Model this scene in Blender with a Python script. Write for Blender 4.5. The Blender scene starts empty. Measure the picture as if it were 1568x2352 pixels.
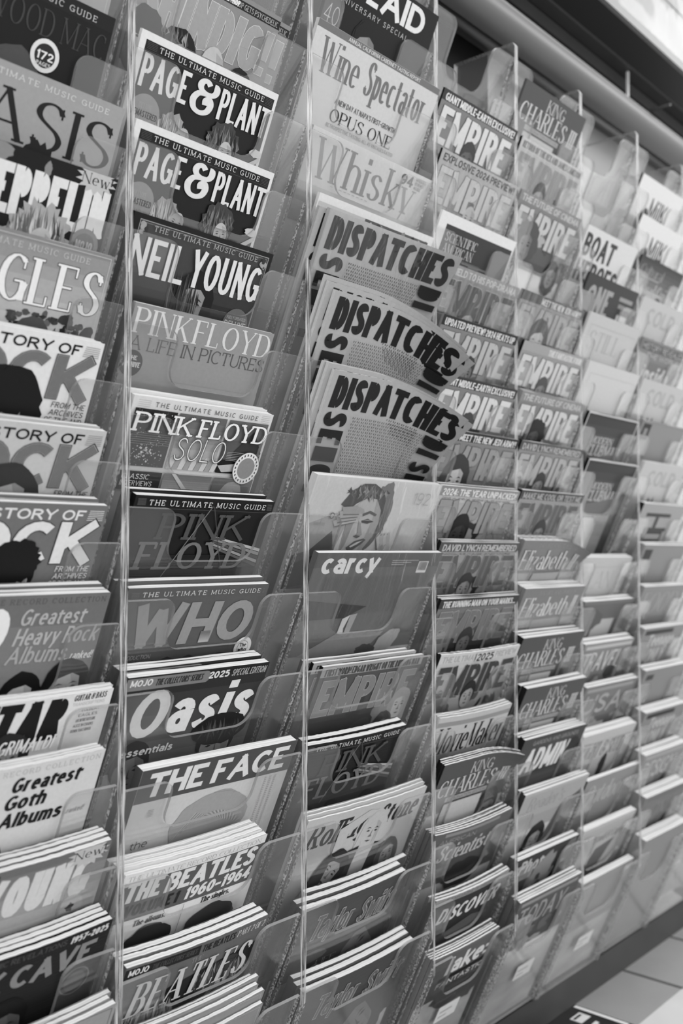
import bpy, math, random
from mathutils import Matrix, Vector

S = bpy.context.scene
COL = S.collection
# ------------------------------------------------------------------ camera, world, lights, exposure
# x runs along the rack, -y points to the shopper, z is up, z = 0 is the camera's own height
CAM = (-0.6407, -0.8623, 0.0)
ROT = ((0.6577049, -0.75325102, 0.00609627), (-0.03021601, -0.01829504, 0.99937595), (0.75266942, 0.65747866, 0.03479298))
cd = bpy.data.cameras.new('camera')
cam = bpy.data.objects.new('camera', cd)
COL.objects.link(cam)
r, u, f = [Vector(v) for v in ROT]
cam.matrix_world = Matrix(((r.x, u.x, -f.x, CAM[0]), (r.y, u.y, -f.y, CAM[1]), (r.z, u.z, -f.z, CAM[2]), (0, 0, 0, 1)))
cd.sensor_fit = 'VERTICAL'
cd.sensor_height = 36.0
cd.sensor_width = 24.0
cd.lens = 2287.0 / 2352.0 * 36.0
cd.clip_start = 0.02
cd.dof.use_dof = True
cd.dof.focus_distance = 1.22
cd.dof.aperture_fstop = 3.7
S.camera = cam

S.view_settings.view_transform = 'Standard'
S.view_settings.look = 'None'
S.view_settings.exposure = 0.0
S.view_settings.gamma = 1.0
S.view_settings.use_curve_mapping = False
try:
    S.cycles.transparent_max_bounces = 24
    S.cycles.max_bounces = 10
    S.cycles.sample_clamp_indirect = 4.0
except Exception:
    pass

W0 = bpy.data.worlds.new('shop_interior_light')
S.world = W0
W0.use_nodes = True
W0.node_tree.nodes['Background'].inputs[0].default_value = (0.8, 0.8, 0.8, 1)
W0.node_tree.nodes['Background'].inputs[1].default_value = 1.0
_n = W0.node_tree.nodes
_tc = _n.new('ShaderNodeTexCoord'); _sx = _n.new('ShaderNodeSeparateXYZ'); _mr = _n.new('ShaderNodeMapRange'); _cb = _n.new('ShaderNodeCombineColor')
_mr.inputs['From Min'].default_value = -0.7; _mr.inputs['From Max'].default_value = 0.7     # dim floor below, bright ceiling above
_mr.inputs['To Min'].default_value = 0.95; _mr.inputs['To Max'].default_value = 2.1
W0.node_tree.links.new(_tc.outputs['Generated'], _sx.inputs[0]); W0.node_tree.links.new(_sx.outputs['Z'], _mr.inputs['Value'])
for _k in range(3): W0.node_tree.links.new(_mr.outputs[0], _cb.inputs[_k])
W0.node_tree.links.new(_cb.outputs[0], _n['Background'].inputs[0])

def lamp(name, loc, tgt, sx, sy, power):
    l = bpy.data.lights.new(name, 'AREA')
    l.shape = 'RECTANGLE'; l.size = sx; l.size_y = sy; l.energy = power
    o = bpy.data.objects.new(name, l)
    COL.objects.link(o)
    o.location = loc
    o.rotation_euler = (Vector(tgt) - Vector(loc)).to_track_quat('-Z', 'Y').to_euler()
    return o
lamp('ceiling_light', (0.3, -1.7, 2.2), (0.3, -0.1, 0.0), 2.6, 0.8, 22)
lamp('ceiling_light', (3.2, -1.7, 2.2), (2.0, -0.1, 0.0), 2.6, 0.8, 20)

# ------------------------------------------------------------------ materials
def nodes(name):
    m = bpy.data.materials.new(name)
    m.use_nodes = True
    nt = m.node_tree
    nt.nodes.clear()
    return m, nt, nt.nodes.new('ShaderNodeOutputMaterial')

def N(nt, typ, **kw):
    n = nt.nodes.new(typ)
    for k, v in kw.items():
        n.inputs[k.replace('_', ' ')].default_value = v
    return n

def plain(name, a, rough=0.5, spec=0.4, noise=0.06, scale=60.0, metal=0.0, bump=0.0, stretch=(1, 1, 1)):
    m, nt, out = nodes(name)
    b = N(nt, 'ShaderNodeBsdfPrincipled', Roughness=rough, Metallic=metal)
    b.inputs['Specular IOR Level'].default_value = spec
    tc = N(nt, 'ShaderNodeTexCoord')
    mp = N(nt, 'ShaderNodeMapping'); mp.inputs['Scale'].default_value = stretch
    nz = N(nt, 'ShaderNodeTexNoise', Scale=scale, Detail=3.0)
    nt.links.new(tc.outputs['Object'], mp.inputs[0]); nt.links.new(mp.outputs[0], nz.inputs['Vector'])
    rp = N(nt, 'ShaderNodeMapRange')
    rp.inputs['From Min'].default_value = 0.25; rp.inputs['From Max'].default_value = 0.75
    rp.inputs['To Min'].default_value = a * (1 - noise); rp.inputs['To Max'].default_value = min(1, a * (1 + noise))
    nt.links.new(nz.outputs[0], rp.inputs['Value']); nt.links.new(rp.outputs[0], b.inputs['Base Color'])
    if bump:
        bp = N(nt, 'ShaderNodeBump', Strength=bump, Distance=0.002)
        nt.links.new(nz.outputs[0], bp.inputs['Height']); nt.links.new(bp.outputs[0], b.inputs['Normal'])
    nt.links.new(b.outputs[0], out.inputs[0])
    return m

NT = 24
def albedo(t):                       # print tone 0..1 as it looks on paper -> reflectance
    return max(0.006, 0.80 * t ** 2.2)
INK = [plain('printed_ink_%02d' % k, albedo(k / (NT - 1)), 0.42, 0.18, 0.05, 220.0) for k in range(NT)]
M_PAGE = plain('trimmed_page_edges', 0.47, 0.8, 0.1, 0.36, 18.0, stretch=(0.35, 40, 1), bump=0.3)
M_BOARD = plain('dark_opening_backing', 0.006, 0.6, 0.05, 0.2, 8.0)  # black colour paints in the dark of the opening behind the towers
M_GREYWALL = plain('grey_wall_panel', 0.30, 0.5, 0.3, 0.08, 6.0)
M_METAL = plain('brushed_grey_rail', 0.06, 0.36, 0.55, 0.06, 30.0, stretch=(0.05, 4, 4))
M_TRIM = plain('dark_grey_trim', 0.035, 0.4, 0.5, 0.1, 20.0)
M_BRIGHT = plain('pale_steel_rail', 0.55, 0.3, 0.6, 0.05, 20.0)
M_BLACK = plain('black_recess', 0.006, 0.7, 0.1, 0.1, 5.0)
M_KICK = plain('dark_grey_plinth', 0.04, 0.5, 0.25, 0.15, 9.0)
M_TILE = plain('grey_floor_tile', 0.22, 0.45, 0.4, 0.05, 14.0)
M_TILEW = plain('white_floor_tile', 0.46, 0.45, 0.4, 0.05, 14.0)
M_GROUT = plain('dark_grout', 0.06, 0.8, 0.1, 0.1, 40.0)
M_SIGN = plain('white_sign_board', 0.18, 0.35, 0.4, 0.05, 5.0)

def fresnel(nt, ior):
    """the same reflection from both faces of a thin clear sheet"""
    fr = N(nt, 'ShaderNodeFresnel')
    g = N(nt, 'ShaderNodeNewGeometry')
    mr = N(nt, 'ShaderNodeMapRange')
    mr.inputs['To Min'].default_value = ior; mr.inputs['To Max'].default_value = 1.0 / ior
    nt.links.new(g.outputs['Backfacing'], mr.inputs['Value']); nt.links.new(mr.outputs[0], fr.inputs['IOR'])
    return fr

def acrylic(name, haze, edge=False, seam=False, rim=False):
    m, nt, out = nodes(name)
    tr = N(nt, 'ShaderNodeBsdfTransparent')
    tr.inputs[0].default_value = (0.99, 0.99, 0.99, 1)
    gl = N(nt, 'ShaderNodeBsdfGlossy', Roughness=0.12 if not edge else 0.25)
    gl.inputs[0].default_value = (1, 1, 1, 1)
    df = N(nt, 'ShaderNodeBsdfDiffuse'); df.inputs[0].default_value = (0.6, 0.6, 0.6, 1)
    mx = N(nt, 'ShaderNodeMixShader'); mx.inputs[0].default_value = haze
    nt.links.new(tr.outputs[0], mx.inputs[1]); nt.links.new(df.outputs[0], mx.inputs[2])
    tc = N(nt, 'ShaderNodeTexCoord')
    mp = N(nt, 'ShaderNodeMapping')
    nz = N(nt, 'ShaderNodeTexNoise', Scale=1.0, Detail=4.0)
    nt.links.new(tc.outputs['Object'], mp.inputs[0]); nt.links.new(mp.outputs[0], nz.inputs['Vector'])
    cr = N(nt, 'ShaderNodeMapRange')
    if edge or seam:
        mp.inputs['Scale'].default_value = (520, 520, 22) if edge else (420, 420, 340)
        cr.inputs['From Min'].default_value = 0.38; cr.inputs['From Max'].default_value = 0.62
        cr.inputs['To Min'].default_value = 0.02; cr.inputs['To Max'].default_value = 0.5 if edge else 0.9
        nt.links.new(nz.outputs[0], cr.inputs['Value']); nt.links.new(cr.outputs[0], df.inputs[0])
    else:
        mp.inputs['Scale'].default_value = (14, 14, 14)
        cr.inputs['To Min'].default_value = haze * 0.6; cr.inputs['To Max'].default_value = min(.9, haze * 1.4)
        if rim: df.inputs[0].default_value = (0.26, 0.26, 0.26, 1)
        nt.links.new(nz.outputs[0], cr.inputs['Value']); nt.links.new(cr.outputs[0], mx.inputs[0])
    fr = fresnel(nt, 1.5 if not edge else 1.3)
    m2 = N(nt, 'ShaderNodeMixShader')
    nt.links.new(fr.outputs[0], m2.inputs[0]); nt.links.new(mx.outputs[0], m2.inputs[1]); nt.links.new(gl.outputs[0], m2.inputs[2])
    nt.links.new(m2.outputs[0], out.inputs[0])
    return m
M_ACR = acrylic('clear_acrylic', 0.025)
M_EDGE = acrylic('cut_acrylic_edge', 0.72, edge=True)  # bright and dark streaks painted into the edge imitate its broken reflections
M_SEAM = acrylic('glued_acrylic_seam', 0.38, seam=True)

M_RIM = acrylic('polished_acrylic_rim', 0.72, rim=True)

def film(name, bump, scale, ior=1.5):
    m, nt, out = nodes(name)
    tr = N(nt, 'ShaderNodeBsdfTransparent'); tr.inputs[0].default_value = (0.97, 0.97, 0.97, 1)
    gl = N(nt, 'ShaderNodeBsdfGlossy', Roughness=0.06)
    fr = fresnel(nt, ior)
    tc = N(nt, 'ShaderNodeTexCoord')
    mp = N(nt, 'ShaderNodeMapping'); mp.inputs['Scale'].default_value = (1.0, 1.0, 0.3); mp.inputs['Rotation'].default_value = (0, 0.5, 0)
    nz = N(nt, 'ShaderNodeTexNoise', Scale=scale, Detail=3.0, Distortion=1.2)
    bp = N(nt, 'ShaderNodeBump', Strength=bump, Distance=0.01)
    nt.links.new(tc.outputs['Object'], mp.inputs[0]); nt.links.new(mp.outputs[0], nz.inputs['Vector'])
    nt.links.new(nz.outputs[0], bp.inputs['Height']); nt.links.new(bp.outputs[0], gl.inputs['Normal'])
    nt.links.new(bp.outputs[0], fr.inputs['Normal'])
    mx = N(nt, 'ShaderNodeMixShader')
    nt.links.new(fr.outputs[0], mx.inputs[0]); nt.links.new(tr.outputs[0], mx.inputs[1]); nt.links.new(gl.outputs[0], mx.inputs[2])
    nt.links.new(mx.outputs[0], out.inputs[0])
    return m
M_FILM = film('shrink_wrap_film', 0.6, 26.0)
M_FILM2 = film('wrinkled_sign_film', 0.12, 12.0, 1.22)

# ------------------------------------------------------------------ object helpers
def mesh_obj(name, V, F, mats, fm=None, parent=None, smooth=False):
    me = bpy.data.meshes.new(name)
    me.from_pydata(V, [], F)
    for m in mats: me.materials.append(m)
    if fm: me.polygons.foreach_set('material_index', fm)
    if smooth: me.polygons.foreach_set('use_smooth', [True] * len(F))
    me.update()
    o = bpy.data.objects.new(name, me)
    COL.objects.link(o)
    if parent: o.parent = parent
    return o

def boxm(V, F, x0, x1, y0, y1, z0, z1):
    b = len(V)
    V += [(x, y, z) for z in (z0, z1) for y in (y0, y1) for x in (x0, x1)]
    F += [tuple(b + i for i in q) for q in ((0, 2, 3, 1), (4, 5, 7, 6), (0, 1, 5, 4), (2, 6, 7, 3), (0, 4, 6, 2), (1, 3, 7, 5))]

def box(name, x0, x1, y0, y1, z0, z1, m, parent=None):
    V, F = [], []
    boxm(V, F, x0, x1, y0, y1, z0, z1)
    return mesh_obj(name, V, F, [m], None, parent)

def tag(o, label, cat, group=None):
    o['label'] = label; o['category'] = cat
    if group: o['group'] = group
    return o

def struct(o):
    o['kind'] = 'structure'
    return o

def empty(name, loc):
    o = bpy.data.objects.new(name, None)
    o.empty_display_size = 0.02
    COL.objects.link(o)
    o.location = loc
    return o

# ------------------------------------------------------------------ lettering (drawn stroke by stroke)
GL = {
 'A': (.72, 'T0,0,.36,1;L.36,1,.72,0;T.14,.33,.58,.33'),
 'B': (.55, 'L0,0,0,1;L0,1,.3,1;A.3,.765,.21,.235,90,-90;L0,.53,.3,.53;A.3,.265,.25,.265,90,-90;L0,0,.3,0'),
 'C': (.62, 'A.36,.5,.36,.5,48,312;K.6,.84'),
 'D': (.62, 'L0,0,0,1;L0,1,.26,1;A.26,.5,.36,.5,90,-90;L0,0,.26,0'),
 'E': (.48, 'L0,0,0,1;L0,1,.48,1;L0,.52,.4,.52;L0,0,.48,0;K.48,.9;K.48,.1'),
 'F': (.46, 'L0,0,0,1;L0,1,.46,1;L0,.52,.38,.52;K.46,.9'),
 'G': (.66, 'A.36,.5,.36,.5,48,350;L.38,.44,.66,.44;L.66,.44,.66,.02;K.6,.84'),
 'H': (.62, 'L0,0,0,1;L.62,0,.62,1;L0,.5,.62,.5'),
 'I': (0, 'L0,0,0,1'),
 'J': (.36, 'L.36,1,.36,.25;A.18,.25,.18,.25,0,-160'),
 'K': (.6, 'L0,0,0,1;T.02,.38,.56,1;L.2,.58,.6,0'),
 'L': (.46, 'L0,0,0,1;L0,0,.46,0;K.46,.1'),
 'M': (.8, 'T0,0,0,1;L0,1,.4,.08;T.4,.08,.8,1;L.8,1,.8,0'),
 'N': (.64, 'T0,0,0,1;L0,1,.64,0;T.64,0,.64,1'),
 'O': (.7, 'A.35,.5,.35,.5,0,360'),
 'P': (.54, 'L0,0,0,1;L0,1,.28,1;A.28,.74,.26,.26,90,-90;L0,.48,.28,.48'),
 'Q': (.7, 'A.35,.5,.35,.5,0,360;L.42,.25,.7,-.06'),
 'R': (.58, 'L0,0,0,1;L0,1,.28,1;A.28,.75,.25,.25,90,-90;L0,.5,.28,.5;L.27,.5,.58,0'),
 'S': (.54, 'P.5,.82,.42,.95,.26,1,.09,.93,.03,.77,.1,.64,.27,.53,.44,.42,.53,.26,.46,.08,.27,0,.09,.05,.01,.2;K.5,.86;K.01,.14'),
 'T': (.6, 'L.3,0,.3,1;L0,1,.6,1;K0,.9;K.6,.9'),
 'U': (.6, 'L0,1,0,.3;A.3,.3,.3,.3,180,360;T.6,.3,.6,1'),
 'V': (.66, 'L0,1,.33,0;T.33,0,.66,1'),
 'W': (1.0, 'L0,1,.26,0;T.26,0,.5,.95;L.5,.95,.76,0;T.76,0,1,1'),
 'X': (.62, 'L0,1,.62,0;T0,0,.62,1'),
 'Y': (.62, 'L0,1,.31,.46;T.62,1,.31,.46;L.31,.46,.31,0'),
 'Z': (.56, 'L0,1,.56,1;L.56,1,0,0;L0,0,.56,0'),
 'a': (.42, 'A.2,.19,.2,.19,0,360;L.42,0,.42,.46;A.21,.46,.21,.22,0,155'),
 'b': (.44, 'L0,0,0,1;A.22,.34,.22,.34,0,360'),
 'c': (.44, 'A.24,.34,.24,.34,50,310'),
 'd': (.44, 'A.22,.34,.22,.34,0,360;L.44,0,.44,1'),
 'e': (.46, 'A.23,.34,.23,.34,0,312;L0,.36,.46,.36'),
 'f': (.28, 'L.1,0,.1,.8;A.28,.8,.18,.2,180,80;L-.04,.66,.26,.66'),
 'g': (.44, 'A.22,.36,.22,.32,0,360;L.44,.66,.44,-.1;A.22,-.1,.22,.18,0,-150'),
 'h': (.44, 'L0,0,0,1;A.22,.44,.22,.24,180,0;L.44,.44,.44,0'),
 'i': (0, 'L0,0,0,.68;D0,.94'),
 'j': (.1, 'L.1,.68,.1,-.1;D.1,.94'),
 'k': (.44, 'L0,0,0,1;T.03,.28,.42,.68;L.14,.4,.44,0'),
 'l': (0, 'L0,0,0,1'),
 'm': (.76, 'L0,0,0,.68;A.19,.46,.19,.22,180,0;L.38,0,.38,.46;A.57,.46,.19,.22,180,0;L.76,.46,.76,0'),
 'n': (.44, 'L0,0,0,.68;A.22,.44,.22,.24,180,0;L.44,.44,.44,0'),
 'o': (.48, 'A.24,.34,.24,.34,0,360'),
 'p': (.44, 'L0,-.28,0,.68;A.22,.34,.22,.34,0,360'),
 'q': (.44, 'A.22,.34,.22,.34,0,360;L.44,-.28,.44,.68'),
 'r': (.28, 'L0,0,0,.68;A.2,.42,.2,.26,180,65'),
 's': (.38, 'P.35,.56,.26,.66,.17,.68,.05,.63,.02,.52,.09,.42,.19,.36,.31,.29,.37,.18,.31,.05,.19,0,.06,.03,0,.13'),
 't': (.26, 'L.09,.9,.09,.16;A.24,.16,.15,.16,180,290;L-.05,.66,.26,.66'),
 'u': (.44, 'L0,.68,0,.24;A.22,.24,.22,.24,180,360;L.44,0,.44,.68'),
 'v': (.46, 'L0,.68,.23,0;T.23,0,.46,.68'),
 'w': (.7, 'L0,.68,.18,0;T.18,0,.35,.64;L.35,.64,.53,0;T.53,0,.7,.68'),
 'x': (.44, 'L0,.68,.44,0;T0,0,.44,.68'),
 'y': (.46, 'L0,.68,.23,0;T.46,.68,.1,-.28'),
 'z': (.4, 'L0,.66,.4,.66;L.4,.66,0,0;L0,0,.4,0'),
 '0': (.52, 'A.26,.5,.26,.5,0,360'),
 '1': (.2, 'L.18,0,.18,1;L.18,1,0,.8'),
 '2': (.5, 'P.02,.76,.08,.93,.25,1,.43,.92,.48,.74,.4,.54,.2,.28,.02,0;L.02,0,.5,0'),
 '3': (.5, 'A.24,.76,.22,.24,160,-90;A.24,.26,.26,.26,90,-160'),
 '4': (.54, 'L.4,0,.4,1;T.4,1,0,.28;L0,.28,.54,.28'),
 '5': (.5, 'L.06,1,.46,1;L.06,1,.04,.54;P.04,.56,.2,.64,.38,.6,.5,.42,.5,.2,.38,.03,.2,0,.02,.1'),
 '6': (.5, 'A.25,.3,.25,.3,0,360;P.44,.92,.28,1,.1,.82,0,.5,0,.3'),
 '7': (.5, 'L0,1,.5,1;L.5,1,.16,0'),
 '8': (.5, 'A.25,.76,.21,.24,0,360;A.25,.27,.25,.27,0,360'),
 '9': (.5, 'A.25,.7,.25,.3,0,360;P.5,.7,.5,.5,.4,.18,.22,0,.06,.08'),
 '&': (.9, 'P.56,.9,.42,1,.24,.96,.17,.82,.26,.69,.46,.62;P.46,.62,.16,.56,0,.33,.1,.08,.38,0,.66,.1,.76,.34,.66,.5,.52,.42,.54,.28;P.46,.62,.72,.64,.86,.76,.86,.93,.74,.95'),
 '!': (0, 'L0,.34,0,1;D0,.04'), '.': (0, 'D0,.04'), ',': (.04, 'L.04,.06,0,-.12'), ':': (0, 'D0,.08;D0,.56'),
 '-': (.3, 'L0,.42,.3,.42'), "'": (0, 'L0,.78,0,1'), '/': (.4, 'L0,0,.4,1'), ' ': (.22, ''), '"': (.14, 'L0,.74,0,1;L.14,.74,.14,1'),
}
STY = {  # stem, hairline (shares of the cap height), serif, spacing
 'serif': (.15, .045, 1, .13), 'light': (.075, .028, 1, .15), 'slab': (.2, .1, 1, .10), 'head': (.15, .10, 1, .34),
 'sans': (.13, .12, 0, .14), 'thin': (.055, .055, 0, .15), 'bold': (.23, .18, 0, .09), 'black': (.32, .22, 0, .05),
 'cond': (.145, .13, 0, .12), 'heavy': (.27, .2, 0, .06), 'cserif': (.12, .03, 1, .10), 'spaced': (.13, .12, 0, .42),
}

def smooth_path(p, n=5):
    o = []
    q = [p[0]] + p + [p[-1]]
    for i in range(1, len(q) - 2):
        for k in range(n):
            t = k / n
            o.append(tuple(0.5 * (2 * q[i][j] + (q[i+1][j] - q[i-1][j]) * t + (2*q[i-1][j] - 5*q[i][j] + 4*q[i+1][j] - q[i+2][j]) * t*t
                     + (3*q[i][j] - q[i-1][j] - 3*q[i+1][j] + q[i+2][j]) * t**3) for j in (0, 1)))
    o.append(p[-1])
    return o

def lettering(s, x0, x1, H, style, grow=0.0, sub=0):
    """quads (mm, baseline at 0, y up) for one line of text fitted to x0..x1"""
    wv, wh, ser, sp = STY[style]
    n = sum(1 for ch in s if ch != ' ')
    nat = sum(GL[ch][0] + sp for ch in s) - sp
    stem, hair = wv * H, wh * H
    lim = 0.40 if ser else 0.52 if style in ('heavy', 'black') else 0.46
    if n * stem > lim * (x1 - x0):
        stem = lim * (x1 - x0) / n
    sx = (x1 - x0 - n * stem) / max(nat, .01)
    out = []
    cx = x0
    sl = min(max(0.055 * H, stem * .45), sx * .16 + stem * .3)
    for ch in s:
        w, spec = GL[ch]
        if ch == ' ':
            cx += (w + sp) * sx
            continue
        ox = cx + stem / 2
        def pt(a, b):
            return (ox + a * sx, hair / 2 + b * (H - hair))
        for st in spec.split(';'):
            k = st[0]
            v = [float(t) for t in st[1:].split(',')]
            fac = 1.0
            if k in 'LT':
                a, b = pt(v[0], v[1]), pt(v[2], v[3])
                dx, dy = b[0] - a[0], b[1] - a[1]
                L = math.hypot(dx, dy) or 1
                if k == 'T': fac = (max(hair * 1.15, stem * .3) / stem) if ser else .92
                if abs(v[3] - v[1]) > .05:
                    e = (hair / 2 + grow) / max(abs(dy) / L, .3)
                    ea = e if v[1] in (0, 1, .68, -.28) else 0
                    eb = e if v[3] in (0, 1, .68, -.28) else 0
                    if ser and abs(dy) > abs(dx) * .9 or ser and k == 'T':
                        for (P, yy) in ((a, v[1]), (b, v[3])):
                            if yy in (0, 1, .68, -.28):
                                hw = stem * fac / 2 + sl + grow
                                yb = P[1] + (-1 if yy in (0, -.28) else 1) * 0
                                lo = -hair / 2 - grow if yy in (0, -.28) else hair / 2 + grow - max(hair, .03*H) - 2*grow
                                out.append([(P[0] - hw, P[1] + lo), (P[0] + hw, P[1] + lo), (P[0] + hw, P[1] + lo + max(hair, .03*H) + 2*grow), (P[0] - hw, P[1] + lo + max(hair, .03*H) + 2*grow)])
                else:
                    ea = grow + (stem / 2 if v[0] in (0, w) and not ser else 0)
                    eb = grow + (stem / 2 if v[2] in (0, w) and not ser else 0)
                    if ch in 'tf' : ea += stem * .3; eb += stem * .3
                a = (a[0] - dx / L * ea, a[1] - dy / L * ea)
                b = (b[0] + dx / L * eb, b[1] + dy / L * eb)
                m = max(1, int(L / sub)) if sub else 1
                path = [(a[0] + (b[0] - a[0]) * i / m, a[1] + (b[1] - a[1]) * i / m) for i in range(m + 1)]
            elif k == 'A':
                m = max(6, int(abs(v[5] - v[4]) / 20))
                path = [pt(v[0] + v[2] * math.cos(math.radians(v[4] + (v[5] - v[4]) * i / m)), v[1] + v[3] * math.sin(math.radians(v[4] + (v[5] - v[4]) * i / m))) for i in range(m + 1)]
            elif k == 'P':
                path = smooth_path([pt(v[i], v[i + 1]) for i in range(0, len(v), 2)], 4)
            elif k == 'D':
                c = pt(v[0], v[1]); q = stem / 2 + grow; qy = min(max(stem, hair) * .5, .085 * H)
                if v[1] > .9: c = (c[0], H - qy)
                qy += grow
                out.append([(c[0] - q, c[1] - qy), (c[0] + q, c[1] - qy), (c[0] + q, c[1] + qy), (c[0] - q, c[1] + qy)])
                continue
            else:  # beak, only in serif faces
                if ser:
                    c = pt(v[0], v[1]); q = max(hair, .03 * H) / 2 + grow; h = .11 * H + grow
                    out.append([(c[0] - q, c[1] - h), (c[0] + q, c[1] - h), (c[0] + q, c[1] + h), (c[0] - q, c[1] + h)])
                continue
            L2, R2 = [], []
            for i, p in enumerate(path):
                a = path[max(i - 1, 0)]; b = path[min(i + 1, len(path) - 1)]
                if k == 'A' and abs(v[5] - v[4]) >= 359 and i in (0, len(path) - 1):
                    a, b = path[-2], path[1]
                dx, dy = b[0] - a[0], b[1] - a[1]
                L = math.hypot(dx, dy) or 1
                nx, ny = -dy / L, dx / L
                hx, hy = nx * (stem * fac / 2 + grow), ny * (hair * (fac if k != 'T' else 1) / 2 + grow)
                L2.append((p[0] + hx, p[1] + hy)); R2.append((p[0] - hx, p[1] - hy))
            for i in range(len(path) - 1):
                out.append([R2[i], R2[i + 1], L2[i + 1], L2[i]])
        cx += (w + sp) * sx + stem
    return out

# ------------------------------------------------------------------ printed covers
class Cover:
    """front of one magazine: mm, x from its spine, y down from its top edge; tones 0..1"""
    def __init__(s, W, H, warp=None):
        s.W, s.H, s.warp, s.L, s.k = W * 1000, H * 1000, warp, 0, 0
        s.inc = 1                                      # 0 while many specks share one layer
        s.V, s.F, s.M, s.tone, s.flat = [], [], [], 0.5, False
        s.rnd = random.Random(int(W * 9999) + int(H * 77777))
    def poly(s, pts, t, clip=True):
        b = len(s.V)
        s.k += 1                                       # overlapping strokes of one ink never share a plane
        y = -(0.00008 if not s.warp or s.flat else 0.0004) * s.L - 0.0000024 * (s.k % 31)
        for px, py in pts:
            if clip: px = min(max(px, 0.2), s.W - .2); py = min(max(py, 0.2), s.H - .2)
            s.V.append((px / 1000, y, (s.H - py) / 1000))
        s.F.append(tuple(range(b, b + len(pts))))
        s.M.append(max(0, min(NT - 1, round(t * (NT - 1)))))
    def bg(s, t, t2=None, y0=0, y1=None):
        y1 = y1 or s.H
        if y0 == 0: s.tone = t
        ny = 60 if s.warp else 14 if t2 is not None else 1
        nx = 40 if s.warp else 1
        for j in range(ny):
            for i in range(nx):
                tt = t if t2 is None else t + (t2 - t) * min(1, (j + .5) / ny)
                a, b = y0 + (y1 - y0) * j / ny, y0 + (y1 - y0) * (j + 1) / ny
                s.poly([(s.W * i / nx, b), (s.W * (i + 1) / nx, b), (s.W * (i + 1) / nx, a), (s.W * i / nx, a)], tt, False)
        s.L += s.inc
    def grad(s, y0, y1, t, t2, x0=0, x1=None, n=8):
        x1 = x1 or s.W
        for j in range(n):
            a, b = y0 + (y1 - y0) * j / n, y0 + (y1 - y0) * (j + 1) / n
            s.poly([(x0, b), (x1, b), (x1, a), (x0, a)], t + (t2 - t) * (j + .5) / n)
        s.L += s.inc
    def rect(s, x0, y0, x1, y1, t):
        x0, x1 = max(x0, .2), min(x1, s.W - .2)
        n = max(1, int((x1 - x0) / 8)) if s.warp else 1
        for i in range(n):
            a, b = x0 + (x1 - x0) * i / n, x0 + (x1 - x0) * (i + 1) / n
            s.poly([(a, y1), (b, y1), (b, y0), (a, y0)], t)
        s.L += s.inc
    def frame(s, x0, y0, x1, y1, w, t):
        for r in ((x0, y0, x1, y0 + w), (x0, y1 - w, x1, y1), (x0, y0, x0 + w, y1), (x1 - w, y0, x1, y1)):
            s.poly([(r[0], r[3]), (r[2], r[3]), (r[2], r[1]), (r[0], r[1])], t)
        s.L += s.inc
    def pl(s, pts, t):
        s.poly(pts, t); s.L += s.inc
    def disc(s, x, y, r, t, ry=None, n=28):
        ry = ry or r
        s.poly([(x + r * math.cos(6.2832 * i / n), y - ry * math.sin(6.2832 * i / n)) for i in range(n)], t); s.L += s.inc
    def blob(s, x, y, rx, ry, t, jit=.12, n=26, rot=0.0):
        p = []
        for i in range(n):
            a = 6.2832 * i / n; q = 1 + s.rnd.uniform(-jit, jit)
            X, Y = rx * q * math.cos(a), ry * q * math.sin(a)
            p.append((x + X * math.cos(rot) - Y * math.sin(rot), y - X * math.sin(rot) - Y * math.cos(rot)))
        s.poly(p, t); s.L += s.inc
    def hairs(s, x, y, rx, ry, t, t2, n=24, curl=1.0):
        """locks of hair hanging inside an ellipse"""
        for i in range(n):
            a = x + rx * s.rnd.uniform(-.92, .92)
            k = math.sqrt(max(0, 1 - ((a - x) / rx) ** 2)) * ry
            y0, y1 = y - k * s.rnd.uniform(.2, .95), y + k * s.rnd.uniform(.2, .95)
            w = rx * .035
            d = s.rnd.uniform(-.12, .12) * rx * curl
            s.poly([(a - w, y0), (a + d - w, (y0 + y1) / 2), (a + w - d, y1), (a + d + 2 * w, (y0 + y1) / 2)], t + (t2 - t) * s.rnd.random())
        s.L += s.inc
    def text(s, st, x0, x1, y0, y1, t, style='sans', sh=0.0, out=None, ow=0.0, dy=(0, 0)):
        """y0/y1 top and baseline; sh slants the letters; out is the tone of a keyline of width ow"""
        H = y1 - y0
        for tone, g in (((out, ow),) if out is not None else ()) + ((t, 0.0),):
            for q in lettering(st, x0, x1 - sh * H, H, style, g, 7 if s.warp else 0):
                s.poly([(px + sh * py, y1 - py) for px, py in q], tone)
            s.L += s.inc
    def face(s, x, y, h, skin, hair, kind='short', tilt=0.0, eyes=True, body=None):
        """printed head, h = chin to crown"""
        w = h * .37
        ct, stt = math.cos(tilt), math.sin(tilt)
        def R(a, b): return (x + a * ct + b * stt, y - a * stt + b * ct)
        def el(cx, cy, rx, ry, t, n=18, jit=0):
            s.poly([R(cx + rx * math.cos(6.2832 * i / n) * (1 + s.rnd.uniform(-jit, jit)), cy - ry * math.sin(6.2832 * i / n) * (1 + s.rnd.uniform(-jit, jit))) for i in range(n)], t); s.L += s.inc
        if body is not None:
            s.poly([R(-w * .45, h * .35), R(-w * .5, h * .62), R(-w * 2.3, h * .86), R(-w * 2.6, h * 1.5), R(w * 2.6, h * 1.5), R(w * 2.3, h * .86), R(w * .5, h * .62), R(w * .45, h * .35)], body); s.L += s.inc
            s.poly([R(-w * .45, h * .3), R(-w * .4, h * .66), R(0, h * .74), R(w * .4, h * .66), R(w * .45, h * .3)], skin * .8); s.L += s.inc
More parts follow.
